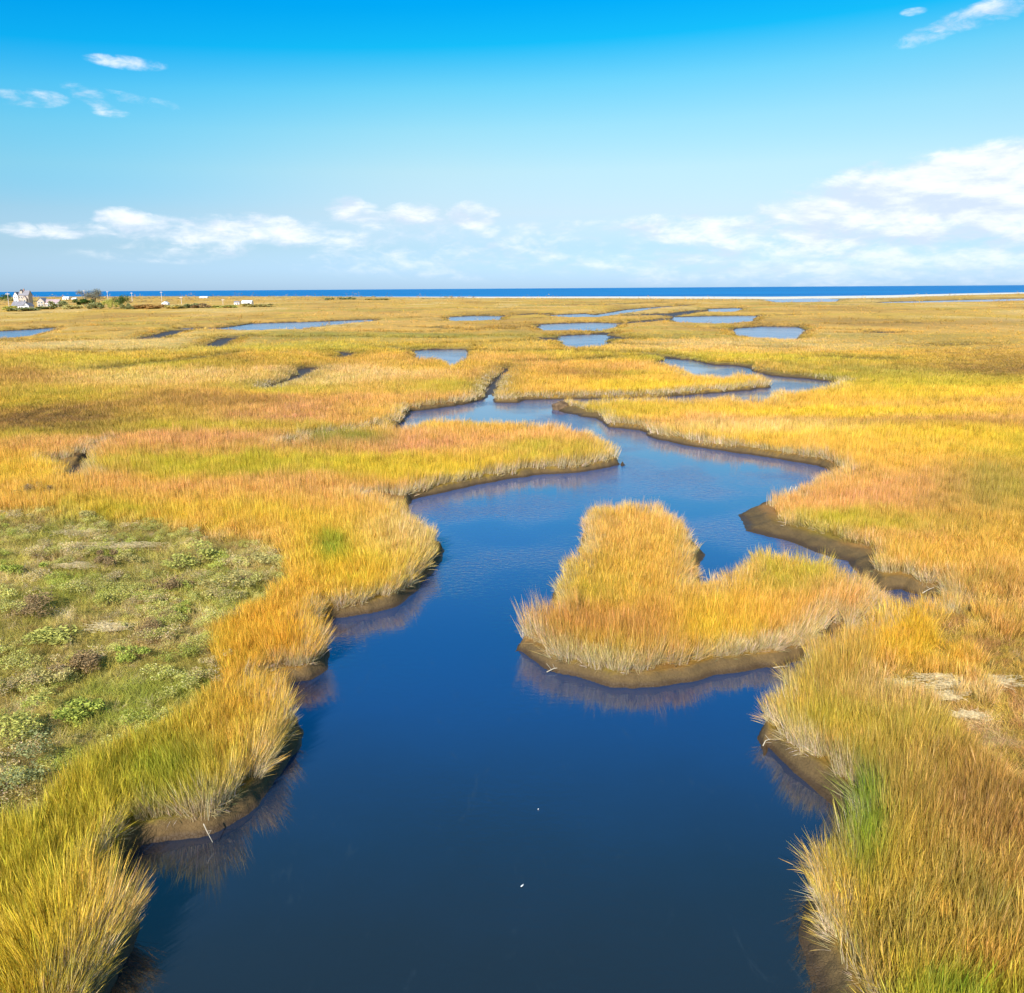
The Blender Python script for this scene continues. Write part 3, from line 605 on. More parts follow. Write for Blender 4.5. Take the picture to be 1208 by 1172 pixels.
# near-fan leaning as locks: neighbouring tufts lean alike
la = fbm(X_ / 1.6, Y_ / 1.6, 2, 81) * 9; lamp = .04 + .22 * np.abs(fbm(X_ / 1.1, Y_ / 1.1, 2, 84))
def make_tall(mask):
    x, y = X_[mask], Y_[mask]; n = len(x); sd2 = sdp[mask]; s = spacing(y)
    edge = 1 - sstep(.25, 1.5 + .012 * y, sd2); edge2 = 1 - sstep(.1, .6 + .004 * y, sd2)
    tx = ox[mask] * edge * .40 + np.cos(la[mask]) * lamp[mask] + rng.normal(0, .05, n); ty = oy[mask] * edge * .40 + np.sin(la[mask]) * lamp[mask] + rng.normal(0, .08, n)
    tus = 0 * x
    for cx_, cy_, rad_, k_ in [(80, 1120, 2.1, 1.0), (290, 905, 1.9, .55), (350, 760, 1.3, .5), (440, 668, 2.0, .6), (250, 960, 1.3, .5)]:
        c = at(cx_, cy_, .5); dx, dy_ = x - c[0], y - c[1]; q = np.hypot(dx, dy_) / rad_; w_ = np.exp(-q ** 4) * k_
        tx = tx + dx / rad_ * w_ * .95; ty = ty + dy_ / rad_ * w_ * .7; tus = np.maximum(tus, w_ * (1 - .35 * q * q))
    tilt = np.clip(np.hypot(tx, ty), 0, .95) * .75
    bent = rng.random(n) < .07
    tilt = np.where(bent, .75 + .35 * rng.random(n), tilt)
    hgt = .70 * np.clip(hf[mask], .3, 1.4) * (1.0 + .22 * edge * (1 - edge2)) * (.80 + .34 * rng.random(n)) * (.74 + .55 * vnoise(x / .55, y / .55, 99)) * (.88 + .3 * vnoise(x / 2.1, y / 2.1, 98)) * np.where(rng.random(n) < .10, 1.32, 1)
    strong = np.clip(.65 + 2.2 * fbm(x / 4, y / 4, 2, 97) , .25, 1)
    pxm, pym = to_px(x, y, .6 + 0 * x); isl = ((pxm > 590) & (pxm < 1000) & (pym > 690) & (pym < 820)) | ((pxm > 890) & (pxm < 1000) & (pym > 820) & (pym < 920)); strong *= np.clip(.40 - .75 * oy[mask], .05, 1) * np.where(isl, 1, .62) * np.where((pxm < 560) & (pym > 640), .28, 1) * np.where((pxm > 900) & (pym > 930), .45, 1) * np.where(pym < 580, .6, 1)
    marg = (1 - sstep(.35, .85 + .25 * strong, sd2 - mwp[mask])) * strong * (1 - sstep(90, 170, y))
    hgt = hgt * (1 - .42 * marg) * (1 + .16 * sstep(24, 15, y)) * (1 + .34 * tus)
    jit = np.clip(1.03 + rng.normal(0, .16, (n, 1)), .5, 1.5) * (1 + rng.normal(0, .03, (n, 3)))
    tint = np.clip((col[mask] * (1 - .75 * marg[:, None]) + np.array([.78, .62, .34]) * .75 * marg[:, None]) * jit, 0.01, .95)
    pale = np.clip(edge * 1.1 * (.6 + rng.random(n) * .6) * (1 - sstep(100, 150, y)), 0, 1)
    return scatter('cordgrass', x, y, zp[mask] - .04, TALL, 8, rng.random(n) * 6.283, tx, ty, tilt, s / .15 * 1.05, hgt, tint, pale,
                   'golden and tan cordgrass standing over the marsh and along the creek banks', 'marsh grass')
make_tall(tallm)
# a skirt of bleached stalks hanging over the bank lip
sk = keep & (sdp < mwp + .42 + .002 * Y_) & (Y_ < 110) & (rng.random(len(Y_)) < .5) & (hay < .9)
sel = np.nonzero(sk)[0]; x, y = X_[sel], Y_[sel]; n = len(sel)
tx, ty = ox[sel] + rng.normal(0, .25, n), oy[sel] + rng.normal(0, .25, n)
scatter('bleached_stalks', x, y, zp[sel] - .02, TALL, 8, rng.random(n) * 6.283, tx, ty, .55 + .65 * rng.random(n), spacing(y) / .15 * .9, .26 + .30 * rng.random(n),
        np.array([.54, .43, .25]) * (1 + rng.normal(0, .2, (n, 1))), np.ones(n), 'bleached grey and straw stalks hanging over the creek bank edges', 'dead grass')
# meadow hay
hm = (sdp > .2) & (hay >= .30) & (Y_ < 120)
sel = np.nonzero(hm)[0]; sel = sel[rng.random(len(sel)) < .9]; x, y = X_[sel], Y_[sel]; n = len(sel)
sw = fbm(x / 2.2, y / 2.2, 3, 88) * 14
scatter('meadow_hay', x, y, zp[sel] - .02, LOW, 6, rng.random(n) * 6.283, np.cos(sw), np.sin(sw), .5 + .5 * rng.random(n), spacing(y) / .15 * 1.0, .09 + .10 * rng.random(n) + .14 * np.clip(nd_[sel] * 3, 0, 1),
        np.clip(col[sel] * (1 + rng.normal(0, .14, (n, 1))), .01, .9), .08 + 0 * x, 'low matted green and tan salt hay on the open meadow patches', 'hay')
print('grass instances', int(tallm.sum()), int(sk.sum()), n)

# low leafy scrub over the left meadow
def leafy_mesh(name, n, seed, mat, flat=.8, leaf=.035, lumps=7, open_=.35):
    """many small leaves gathered in uneven lumps inside a unit-high crown"""
    r = np.random.default_rng(seed); V = []; Q = []; hv = []; rv = []
    cs = [(r.normal(0, .32), r.normal(0, .32), r.uniform(.35, .8), r.uniform(.18, .36)) for _ in range(lumps)]
    for i in range(n):
        cx, cy, cz, cr = cs[r.integers(len(cs))]
        d = r.normal(0, 1, 3); d /= np.linalg.norm(d); q = cr * r.random() ** open_
        p_ = np.array([cx, cy, cz]) + d * q * np.array([1, 1, flat]); p_[2] = max(.02, p_[2])
        a = r.normal(0, 1, 3); a /= np.linalg.norm(a); b = np.cross(a, r.normal(0, 1, 3)); b /= np.linalg.norm(b)
        L_ = leaf * r.uniform(.7, 1.6); k = len(V)
        V += [p_ - a * L_, p_ + b * L_ * .4, p_ + a * L_, p_ - b * L_ * .4]; Q.append((k, k + 1, k + 2, k + 3)); hv += [p_[2]] * 4; rv += [r.random()] * 4
    me = np_mesh(name, np.array(V), np.array(Q)); attr(me, 'h', 'FLOAT', 'POINT', np.clip(hv, 0, 1)); attr(me, 'rnd', 'FLOAT', 'POINT', rv)
    if mat: me.materials.append(mat)
    return me
SCRUB = source_collection('scrub_clump', [leafy_mesh('scrub_clump', 800, 300 + i, MB, .8, .030) for i in range(6)])
sel = np.nonzero((hay > .55) & (sdp > 1.0) & (Y_ < 75) & (to_px(X_, Y_, .4 + 0 * X_)[0] < 420))[0]
dens_ = sstep(-.10, .25, fbm(X_[sel] / 2.4, Y_[sel] / 2.4, 3, 95) + .10) * .055 * (spacing(Y_[sel]) / .15) ** 1.2
sel = sel[rng.random(len(sel)) < dens_]; x, y = X_[sel], Y_[sel]; n = len(sel); sc = rng.uniform(.38, .80, n)
kind = rng.random(n)[:, None]
sc_col = np.where(kind < .50, np.array([.56, .52, .14]), np.where(kind < .66, np.array([.50, .52, .10]), np.where(kind < .93, np.array([.64, .50, .22]), np.array([.38, .26, .12]))))
scatter('meadow_scrub', x, y, zp[sel] - .03, SCRUB, 6, rng.random(n) * 6.283, x * 0, x * 0 + 1, x * 0, sc * 1.25, sc * .85, np.clip(sc_col * (1 + rng.normal(0, .15, (n, 1))), .01, .9), x * 0,
        'knee high olive and brown scrub dotted over the left meadow', 'scrub')

# ------------------------------------------------------------------ single plants, wood and wrack
def leaf_mat(name, col, var=.35):
    m, t, out = mat_new(name)
    rd = t.new('ShaderNodeAttribute', attribute_name='rnd')
    a = tuple(c * (1 - var) for c in col) + (1,); b = tuple(min(.9, c * (1 + var)) for c in col) + (1,)
    c = t.mix(rd.outputs['Fac'], a, b); d1 = t.new('ShaderNodeBsdfDiffuse'); t.link(c, d1.inputs[0]); d2 = t.new('ShaderNodeBsdfTranslucent'); t.link(c, d2.inputs[0])
    mx = t.new('ShaderNodeMixShader'); mx.inputs[0].default_value = .2; t.link(d1.outputs[0], mx.inputs[1]); t.link(d2.outputs[0], mx.inputs[2]); t.link(mx.outputs[0], out.inputs[0]); return m
BARK = simple_mat('bark', (.20, .15, .11), .9, .3, 2); TWIG = simple_mat('twig', (.30, .23, .15), .9, .3, 6)
WOOD = simple_mat('bleached_wood', (.50, .42, .31), .8, .2, 12); STRAW = simple_mat('wrack_straw', (.66, .51, .28), .9, .35, 14)
def tube(V, Fq, p0, p1, r0_, r1_, k=5):
    p0 = Vector(p0); p1 = Vector(p1); d = (p1 - p0).normalized(); a = d.orthogonal().normalized(); b = d.cross(a); n0 = len(V)
    for p_, r_ in ((p0, r0_), (p1, r1_)):
        for i in range(k): an = 6.283 * i / k; V.append(tuple(p_ + a * (math.cos(an) * r_) + b * (math.sin(an) * r_)))
    for i in range(k): j = (i + 1) % k; Fq.append((n0 + i, n0 + j, n0 + k + j, n0 + k + i))
    Fq.append(tuple(n0 + k + i for i in range(k))); Fq.append(tuple(n0 + k - 1 - i for i in range(k)))
def stems(name, parent, spread, height, n, r_, mat, trunk=0.0, seed=0):
    rr = random.Random(seed); V = []; Fq = []
    if trunk: tube(V, Fq, (0, 0, -.1), (rr.uniform(-.1, .1) * trunk, 0, trunk), r_ * 1.5, r_ * 1.1, 8)
    for i in range(n):
        a = rr.random() * 6.283; p0 = Vector((0, 0, trunk * rr.uniform(.6, 1))); q = spread * rr.uniform(.4, 1)
        mid = Vector((math.cos(a) * q * .45, math.sin(a) * q * .45, trunk + (height - trunk) * rr.uniform(.35, .5))); end = Vector((math.cos(a) * q, math.sin(a) * q, trunk + (height - trunk) * rr.uniform(.6, .95)))
        tube(V, Fq, p0, mid, r_ * .8, r_ * .5); tube(V, Fq, mid, end, r_ * .5, r_ * .15)
        for _ in range(3):
            e2 = mid + (end - mid) * rr.uniform(.1, .7) + Vector((rr.uniform(-1, 1), rr.uniform(-1, 1), rr.uniform(.1, 1))) * spread * .3
            tube(V, Fq, mid + (end - mid) * .1, e2, r_ * .35, r_ * .1, 4)
    return mesh_obj(name, V, Fq, mat, parent)
def plant(name, label, cat, loc, w, h, mat, n=1500, leaf=.035, lumps=8, trunk=0.0, flat=.8, seed=1, group=None, nst=7, open_=.4, crown='foliage', stem='stem', bark=None, r_=.012):
    e = empty(name, loc, random.random() * 6); tag(e, label, cat, group)
    me = leafy_mesh(crown, n, seed, mat, flat, leaf / h, lumps, open_)
    co = np.empty(len(me.vertices) * 3, np.float32); me.vertices.foreach_get('co', co); co = co.reshape(-1, 3)
    lo = trunk / h; co[:, 2] = (lo + (1 - lo) * co[:, 2] / max(co[:, 2].max(), .01)) * h; co[:, :2] *= w / 2 / np.percentile(np.abs(co[:, :2]), 90)
    me.vertices.foreach_set('co', co.ravel()); o = bpy.data.objects.new(crown, me); C.objects.link(o); o.parent = e
    stems(stem, e, w * .38, h * .9, nst, r_, bark or TWIG, trunk, seed); return e
OL = leaf_mat('olive_leaves', (.48, .45, .11)); GR = leaf_mat('green_leaves', (.40, .43, .08)); BRN = leaf_mat('brown_leaves', (.32, .21, .10)); GY = leaf_mat('grey_olive_leaves', (.52, .43, .15)); DG = leaf_mat('dark_green_leaves', (.075, .13, .03)); OR = leaf_mat('rusty_leaves', (.42, .24, .08)); GT_ = leaf_mat('grey_twigs', (.25, .25, .20)); TANL = leaf_mat('tan_leaves', (.62, .47, .20)); KH = leaf_mat('khaki_leaves', (.30, .30, .12))
GM = 'low shrubs standing on the left meadow'
SH = [(150, 782, .9, .6, GR, 'bright green rounded shrub in the middle of the left meadow'),
      (40, 726, 1.3, .8, BRN, 'long dark brown shrub near the left edge of the meadow'), (130, 716, .9, .8, OL, 'tall olive shrub with a dark right side in mid meadow'),
      (205, 700, .9, .7, BRN, 'dark brown twiggy shrub where the meadow narrows to the right'), (122, 668, 1.2, .6, BRN, 'brown twiggy shrub just below the bleached straw mats'),
      (155, 665, .9, .6, GY, 'grey brown shrub beside the brown one below the straw mats'), (55, 812, 1.1, .6, GY, 'grey twiggy shrub low on the left of the meadow'),
      (24, 880, 1.6, .9, OL, 'large olive shrub in the lower left of the meadow'), (10, 935, 2.0, 1.1, KH, 'biggest khaki shrub at the lower left edge beside the creekside grass'),
      (90, 848, 1.0, .55, GR, 'small green shrub between the large olive shrub and the tall grass'), (100, 790, 1.1, .6, BRN, 'flat dark shrub below the bright green one'),
      (178, 752, .6, .8, BRN, 'narrow upright brown shrub right behind the bright green one'), (20, 680, 1.2, .6, GR, 'green shrub at the far left under the straw mats'),
      (270, 700, 1.8, .8, GY, 'wide grey shrub against the golden grass on the meadow right side'), (235, 668, 2.2, .8, OL, 'wide olive shrub patch at the back right of the meadow'),
      (320, 668, 1.2, .6, GY, 'grey brown shrub at the meadow right tip beside yellow grass'), (60, 760, 1.2, .55, OL, 'low olive shrub in the left middle of the meadow'),
      (212, 728, 1.0, .5, GR, 'yellow green shrub under the dark brown twiggy shrub'), (100, 615, .8, .6, GY, 'grey shrub at the upper left meadow edge'),
      (30, 590, 1.0, 1.0, BRN, 'dark brown dead bush in the golden grass above the meadow'), (57, 588, .8, 1.1, BRN, 'upright dead bush right of the other dead bush above the meadow')]
for i, (px_, py_, w_, h_, mt, lb) in enumerate(SH):
    c = at(px_, py_, .45); c = at(px_, py_, ground_z(c[0], c[1])); plant('meadow_shrub' if mt is not BRN else 'twiggy_shrub', lb, 'shrub', (c[0], c[1], ground_z(c[0], c[1]) - .03), w_, h_, mt, 1300, .030, 8, seed=400 + i, group=GM, r_=.010)
def mat_pile(name, label, px_, py_, rx, ry, n, seed, mat=STRAW, cat='straw mat', hh=.14):
    c = at(px_, py_, .6); z0 = ground_z(c[0], c[1]); rr = random.Random(seed); V = []; Fq = []
    base = rr.uniform(-.4, .4)
    for i in range(n):
        k_ = rr.randrange(6); a = rr.random() * 6.283; q = min(1.25, abs(rr.gauss(0, .42))); x, y = q * math.cos(a) * rx, q * math.sin(a) * ry; x += math.sin(k_ * 2.4 + seed) * rx * .6; y += math.cos(k_ * 1.7 + seed * 2) * ry * .7; an = base + rr.gauss(0, .5); L_ = rr.uniform(.15, .5)
        z = .02 + hh * .6 * (1.25 - q) * rr.random() + .08; tube(V, Fq, (x - math.cos(an) * L_ / 2, y - math.sin(an) * L_ / 2, z), (x + math.cos(an) * L_ / 2, y + math.sin(an) * L_ / 2, z + rr.uniform(-.04, .04)), .008, .005, 3)
    o = mesh_obj(name, V, Fq, mat); o.location = (c[0], c[1], z0 + .06); return tag(o, label, cat, 'washed up mats of dead straw')
mat_pile('straw_mat', 'long pale straw mat across the top of the left meadow', 128, 643, 2.2, .5, 900, 1)
mat_pile('straw_mat', 'small straw mat behind the long one on the left meadow', 92, 627, 1.0, .4, 400, 2)
mat_pile('straw_mat', 'short tan straw mat in front of the brown shrub on the left meadow', 88, 668, .8, .35, 350, 3)
mat_pile('straw_mat', 'tan straw mat beside the upright brown shrub in mid meadow', 132, 738, .7, .4, 300, 4)
mat_pile('straw_mat', 'brightest thick straw mat on the right bank above the brown hollow', 1145, 803, 1.3, .45, 1100, 5)
mat_pile('straw_mat', 'grey pink mat of reed stems on the right bank left of the bright mat', 1042, 808, .9, .4, 500, 6)
mat_pile('straw_mat', 'small straw mat just below the bright mat on the right bank', 1112, 820, .6, .25, 350, 7)
mat_pile('straw_mat', 'little pale straw wisp at the edge of the brown hollow', 1140, 843, .35, .15, 160, 8)
def stick(label, pa, pb, r_, za=0.3, zb=.35, mat=WOOD, name='driftwood_stick', twigs=2, seed=0):
    a = at(pa[0], pa[1], za); b = at(pb[0], pb[1], zb); rr = random.Random(seed); V = []; Fq = []; d = Vector(b - a)
    m1 = Vector((0, 0, 0)) + d * .5 + Vector((rr.uniform(-.04, .04), rr.uniform(-.04, .04), .03)); tube(V, Fq, (0, 0, 0), m1, r_, r_ * .8, 7); tube(V, Fq, m1, d, r_ * .8, r_ * .4, 7)
    for _ in range(twigs):
        p_ = d * rr.uniform(.4, .85); tube(V, Fq, p_, p_ + Vector((rr.uniform(-.2, .2), rr.uniform(-.2, .2), rr.uniform(.05, .22))), r_ * .4, r_ * .2, 5)
    o = mesh_obj(name, V, Fq, mat); o.location = tuple(a); return tag(o, label, 'stick', 'bleached sticks along the creek')
stick('pale driftwood stick lying on the bare mud bank of the right point', (944, 629), (950, 623), .025, .22, .30, seed=1)
stick('thin bleached stick poking over the water at the island front left', (645, 793), (659, 788), .018, .05, .12, seed=2)
stick('forked straw coloured stem hanging over the dark water at the left bank', (240, 972), (251, 994), .013, .50, .12, seed=3)
stick('thin bent stick on the mud at the island right front corner', (912, 788), (930, 786), .014, .18, .22, seed=4)
for k_, (px_, lb) in enumerate([(928, 'left one of two white stakes in the grass tops of the back right point'), (934, 'right one of two white stakes in the grass tops of the back right point')]):
    a = at(px_, 576, 1.1); V = []; Fq = []; tube(V, Fq, (0, 0, 0), (.14, 0, .5), .03, .026, 8); tube(V, Fq, (.14, 0, .5), (.26, .02, .86), .026, .02, 8); tube(V, Fq, (.14, 0, .55), (.22, .05, .72), .014, .010, 5)
    o = mesh_obj('white_stake', V, Fq, WOOD); o.location = (a[0], a[1], .35); tag(o, lb, 'stake')
stick('bleached branch beside the small dark pool behind the island', (1088, 700), (1102, 693), .022, .15, .40, seed=7)
stick('short pale stem over the dark water at the right bank corner', (900, 880), (909, 872), .016, .12, .35, seed=8)
# floating feathers and scraps of foam
FE = simple_mat('white_feather', (.85, .85, .82), .7, .1, 30)
for i, (px_, py_, an, L_, lb) in enumerate([(616, 1045, .9, .10, 'white feather floating in open water near the bottom centre'), (635, 955, .2, .03, 'tiny white fleck floating in open water just above the feather')]):
    c = at(px_, py_, .012); V = []; Q = []
    for k in range(9):
        u = k / 8; wd = L_ * .16 * math.sin(math.pi * min(1, u * .9 + .1)) + .002; V += [((u - .5) * L_, -wd, .004 * math.sin(u * 3)), ((u - .5) * L_, 0, .010 + .006 * math.sin(u * 3)), ((u - .5) * L_, wd, .004 * math.sin(u * 3))]
        if k: q = 3 * k; Q += [(q - 3, q - 2, q + 1, q), (q - 2, q - 1, q + 2, q + 1)]
    o = mesh_obj('floating_feather', V, Q, FE); o.location = tuple(c); o.rotation_euler = (0, 0, an); tag(o, lb, 'feather', 'white feathers floating on the creek')
# a clod of peat at the end of the mud spit
def clod(px_, py_, r_, label, seed):
    bm = bmesh.new(); bmesh.ops.create_icosphere(bm, subdivisions=3, radius=1)
    for v in bm.verts: f = 1 + .35 * mnoise.noise(v.co * 1.6 + Vector((seed, 0, 0))) + .12 * mnoise.noise(v.co * 5); v.co = Vector((v.co.x * r_ * 1.3, v.co.y * r_, v.co.z * r_ * .9)) * f
    me = bpy.data.meshes.new('peat_clod'); bm.to_mesh(me); bm.free(); me.materials.append(simple_mat('peat', (.14, .085, .045), .95, .35, 3, bump=.8)); o = bpy.data.objects.new('peat_clod', me); C.objects.link(o)
    c = at(px_, py_, .1); o.location = (c[0], c[1], .12); tag(o, label, 'peat clod')
import bmesh
from mathutils import noise as mnoise
clod(661, 482, .75, 'brown hump of peat at the tip of the mud spit', 3)

# ------------------------------------------------------------------ houses, trees and poles beyond the marsh on the left
WHITE = simple_mat('white_paint', (.80, .78, .76), .6, .04); ROOF = simple_mat('grey_shingles', (.26, .24, .26), .9, .2, 1.5); SHIN = simple_mat('cedar_shingles', (.44, .38, .31), .9, .15, 2)
PROOF = simple_mat('rosy_shingles', (.42, .30, .30), .9, .15, 1.5); GLASS = simple_mat('window_glass', (.05, .07, .10), .1, .1, spec=.8); DOOR = simple_mat('door_paint', (.20, .12, .10), .6, .1); BRICK = simple_mat('chimney_brick', (.34, .20, .16), .9, .2)
def box_g(V, Fq, x0, x1, y0, y1, z0, z1):
    n = len(V); V += [(x0, y0, z0), (x1, y0, z0), (x1, y1, z0), (x0, y1, z0), (x0, y0, z1), (x1, y0, z1), (x1, y1, z1), (x0, y1, z1)]
    Fq += [(n, n + 3, n + 2, n + 1), (n + 4, n + 5, n + 6, n + 7), (n, n + 1, n + 5, n + 4), (n + 1, n + 2, n + 6, n + 5), (n + 2, n + 3, n + 7, n + 6), (n + 3, n, n + 4, n + 7)]
def box(name, parent, mat, *b):
    V = []; Fq = []; box_g(V, Fq, *b); return mesh_obj(name, V, Fq, mat, parent)
def gable(parent, mat, x0, x1, y0, y1, z0, zr, along='x', over=.4, th=.18, name='roof'):
    """pitched roof with thickness and overhang"""
    if along == 'x':
        ym = (y0 + y1) / 2; sl = (zr - z0) / (ym - y0); A = [(y0 - over, z0 - over * sl), (ym, zr), (y1 + over, z0 - over * sl)]; P = [(x, a, b) for x in (x0 - over, x1 + over) for a, b in A]
    else:
        xm = (x0 + x1) / 2; sl = (zr - z0) / (xm - x0); A = [(x0 - over, z0 - over * sl), (xm, zr), (x1 + over, z0 - over * sl)]; P = [(a, y, b) for y in (y0 - over, y1 + over) for a, b in A]
    V = P + [(p[0], p[1], p[2] + th) for p in P]; Fq = [(0, 1, 4, 3), (1, 2, 5, 4), (6, 9, 10, 7), (7, 10, 11, 8), (0, 3, 9, 6), (2, 8, 11, 5), (0, 6, 7, 1), (1, 7, 8, 2), (3, 4, 10, 9), (4, 5, 11, 10)]
    return mesh_obj(name, V, Fq, mat, parent)
def wall_gable(parent, mat, x0, x1, y0, y1, z0, z1, zr, along='x', name='wall'):
    V = []; Fq = []; box_g(V, Fq, x0, x1, y0, y1, z0, z1)
    if along == 'x':
        ym = (y0 + y1) / 2
        for x in (x0, x1): n = len(V); V += [(x, y0, z1), (x, y1, z1), (x, ym, zr - .02)]; Fq.append((n, n + 1, n + 2))
    else:
        xm = (x0 + x1) / 2
        for y in (y0, y1): n = len(V); V += [(x0, y, z1), (x1, y, z1), (xm, y, zr - .02)]; Fq.append((n, n + 1, n + 2))
    return mesh_obj(name, V, Fq, mat, parent)
def window(parent, x, y, z, w=1.0, h=1.2):
    f = box('window', parent, WHITE, x - w / 2 - .12, x + w / 2 + .12, y - .08, y - .003, z - .12, z + h + .12); box('pane', f, GLASS, x - w / 2, x + w / 2, y - .10, y - .083, z, z + h)
def house_at(name, label, cat, px_, dist, rz=0.0, zoff=0.0):
    x, y = at_dist(px_, dist); e = empty(name, (x, y, ground_z(x, y) - .1 + zoff), rz); tag(e, label, cat); return e
# the big beach house
e = house_at('beach_house', 'big shingled beach house with dark gabled roofs, white gable at its left', 'house', 26, 760); e.scale = (.84, .84, .9)
wall_gable(e, WHITE, -7.2, -2.6, -4, 5, 0, 8.6, 12.0, 'y'); gable(e, ROOF, -7.2, -2.6, -4, 5, 8.6, 12.0, 'y')
wall_gable(e, SHIN, -2.6, 7.2, -3, 5, 0, 9.2, 13.2, 'x', 'wall'); rf = gable(e, ROOF, -2.4, 7.2, -3, 5, 9.2, 13.2, 'x'); box('chimney', rf, BRICK, 1.0, 2.0, .5, 1.5, 12.2, 15.0)
V = []; Fq = []; box_g(V, Fq, -1.2, 1.0, -1.8, .8, 10.4, 13.0); du = mesh_obj('dormer', V, Fq, SHIN, e); gable(du, ROOF, -1.2, 1.0, -1.8, .8, 13.0, 14.3, 'y', .2)
wall_gable(e, SHIN, 2.6, 6.2, -5.5, -3.01, 0, 6.2, 8.4, 'y', 'porch'); gable(e, PROOF, 2.6, 6.2, -5.5, -3.2, 6.25, 8.45, 'y', .3, name='porch_roof')
for x_ in (-6.0, -4.2): window(e, x_, -4, 3.4); window(e, x_, -4, 6.3)
for x_ in (-1.4, .4, 2.0): window(e, x_, -3, 3.4); window(e, x_, -3, 6.6)
window(e, 4.4, -5.5, 3.4, 1.6); box('door', e, DOOR, .8, 1.8, -3.08, -3.003, .2, 2.4)
# the low grey roofed house
e = house_at('grey_roofed_cottage', 'low white cottage with a grey roof in front of the big beach house', 'house', 25, 548)
wall_gable(e, WHITE, -5.2, 2.0, -3, 3, 0, 3.0, 5.2, 'x'); rf = gable(e, ROOF, -5.2, 2.0, -3, 3, 3.0, 5.2, 'x'); box('chimney', rf, BRICK, -2.2, -1.5, .2, .9, 4.4, 6.0)
wall_gable(e, WHITE, 2.0, 5.4, -3.6, 2.4, 0, 2.8, 4.4, 'y', 'wing'); gable(e, ROOF, 2.05, 5.4, -3.6, 2.4, 2.8, 4.4, 'y', .3, name='wing_roof')
for x_ in (-4.2, -2.4, .8): window(e, x_, -3, 1.0)
window(e, 3.7, -3.6, 1.0, 1.3, 1.1); box('door', e, DOOR, -1.0, -.1, -3.08, -3.003, .1, 2.2)
# the two part house
e = house_at('rosy_roofed_house', 'shingled house with tan gable and long low rosy roof over white trim', 'house', 57, 630)
wall_gable(e, SHIN, -7.4, -2.2, -3, 4, 0, 4.4, 6.8, 'y'); gable(e, ROOF, -7.4, -2.2, -3, 4, 4.4, 6.8, 'y', .35)
wall_gable(e, SHIN, -2.2, 7.2, -2.4, 3, 0, 3.2, 5.6, 'x', 'wing'); gable(e, PROOF, -1.9, 7.2, -2.4, 3, 3.2, 5.6, 'x', .3, name='wing_roof'); box('fascia', e, WHITE, -1.8, 7.4, -2.95, -2.72, 2.55, 3.05)
for x_ in (-5.9, -3.9): window(e, x_, -3, 1.1, 1.2); window(e, x_, -3, 3.1, 1.0, .9)
for x_ in (.2, 2.0, 5.6): window(e, x_, -2.4, .9, 1.1, 1.1)
box('door', e, DOOR, 3.4, 4.4, -2.48, -2.403, .1, 2.2)
def shed(name, label, px_, dist, w, dpt, h, hr, along, gap=None, roof=WHITE):
    e = house_at(name, label, 'shed' if w < 5 else 'building', px_, dist); wall_gable(e, WHITE, -w / 2, w / 2, -dpt / 2, dpt / 2, 0, h, hr, along); gable(e, roof, -w / 2, w / 2, -dpt / 2, dpt / 2, h, hr, along, .2)
    window(e, -w * .22, -dpt / 2, h * .35, w * .18, h * .35); box('door', e, GLASS, w * .12, w * .34, -dpt / 2 - .08, -dpt / 2 - .003, .1, h * .8); return e
shed('white_shed', 'small white gabled shed among scrub right of the trees', 194, 640, 4.2, 4, 2.4, 3.6, 'y')
shed('white_garage', 'narrow pale garage left of the bright white building', 279, 660, 3.8, 4, 2.4, 3.3, 'x', roof=ROOF)
shed('white_building', 'bright white low building standing alone right of the poles', 291, 660, 7.2, 5, 2.6, 3.7, 'x')
shed('far_white_house', 'far white house on the shore behind the rosy roofed house', 77.5, 1150, 7.5, 6, 2.8, 4.4, 'x')
shed('far_white_cabin', 'low white cabin right of the far white house on the shore', 87, 1150, 5.2, 5, 1.8, 3.0, 'x')
shed('far_white_boathouse', 'wide white boathouse low on the far shore behind the poles', 240, 1250, 11, 6, 1.8, 3.0, 'x')
# brushy ground cover of the low shore behind the marsh
n = 3600; xs_ = rng.uniform(-1000, 200, n); ysc = rng.uniform(500, 1750, n); pxx, _ = to_px(xs_, ysc, 0 * xs_ + 1)
ok = (pxx > -60) & (pxx < 560 ) & (lerp_grid(sea_sd, xs_, ysc) > 40) & (ysc > 520 + 380 * sstep(120, 420, pxx)) & (fbm(xs_ / 70, ysc / 120, 3, 61) > -.02)
xs_, ysc, pxx = xs_[ok], ysc[ok], pxx[ok]; n = len(xs_); kk = rng.random(n)[:, None]; scl_ = rng.uniform(1.0, 2.6, n)
scatter('shore_scrub', xs_, ysc, lerp_grid(Z, xs_, ysc) - .1, SCRUB, 6, rng.random(n) * 6.283, xs_ * 0, xs_ * 0 + 1, xs_ * 0, scl_ * 2.2, scl_ * .75,
        np.where(kk < .35, np.array([.34, .30, .12]), np.where(kk < .7, np.array([.42, .27, .13]), np.array([.28, .25, .17]))) * (1 + rng.normal(0, .12, (n, 1))), xs_ * 0, 'brown and olive brush covering the low shore behind the far marsh', 'scrub')
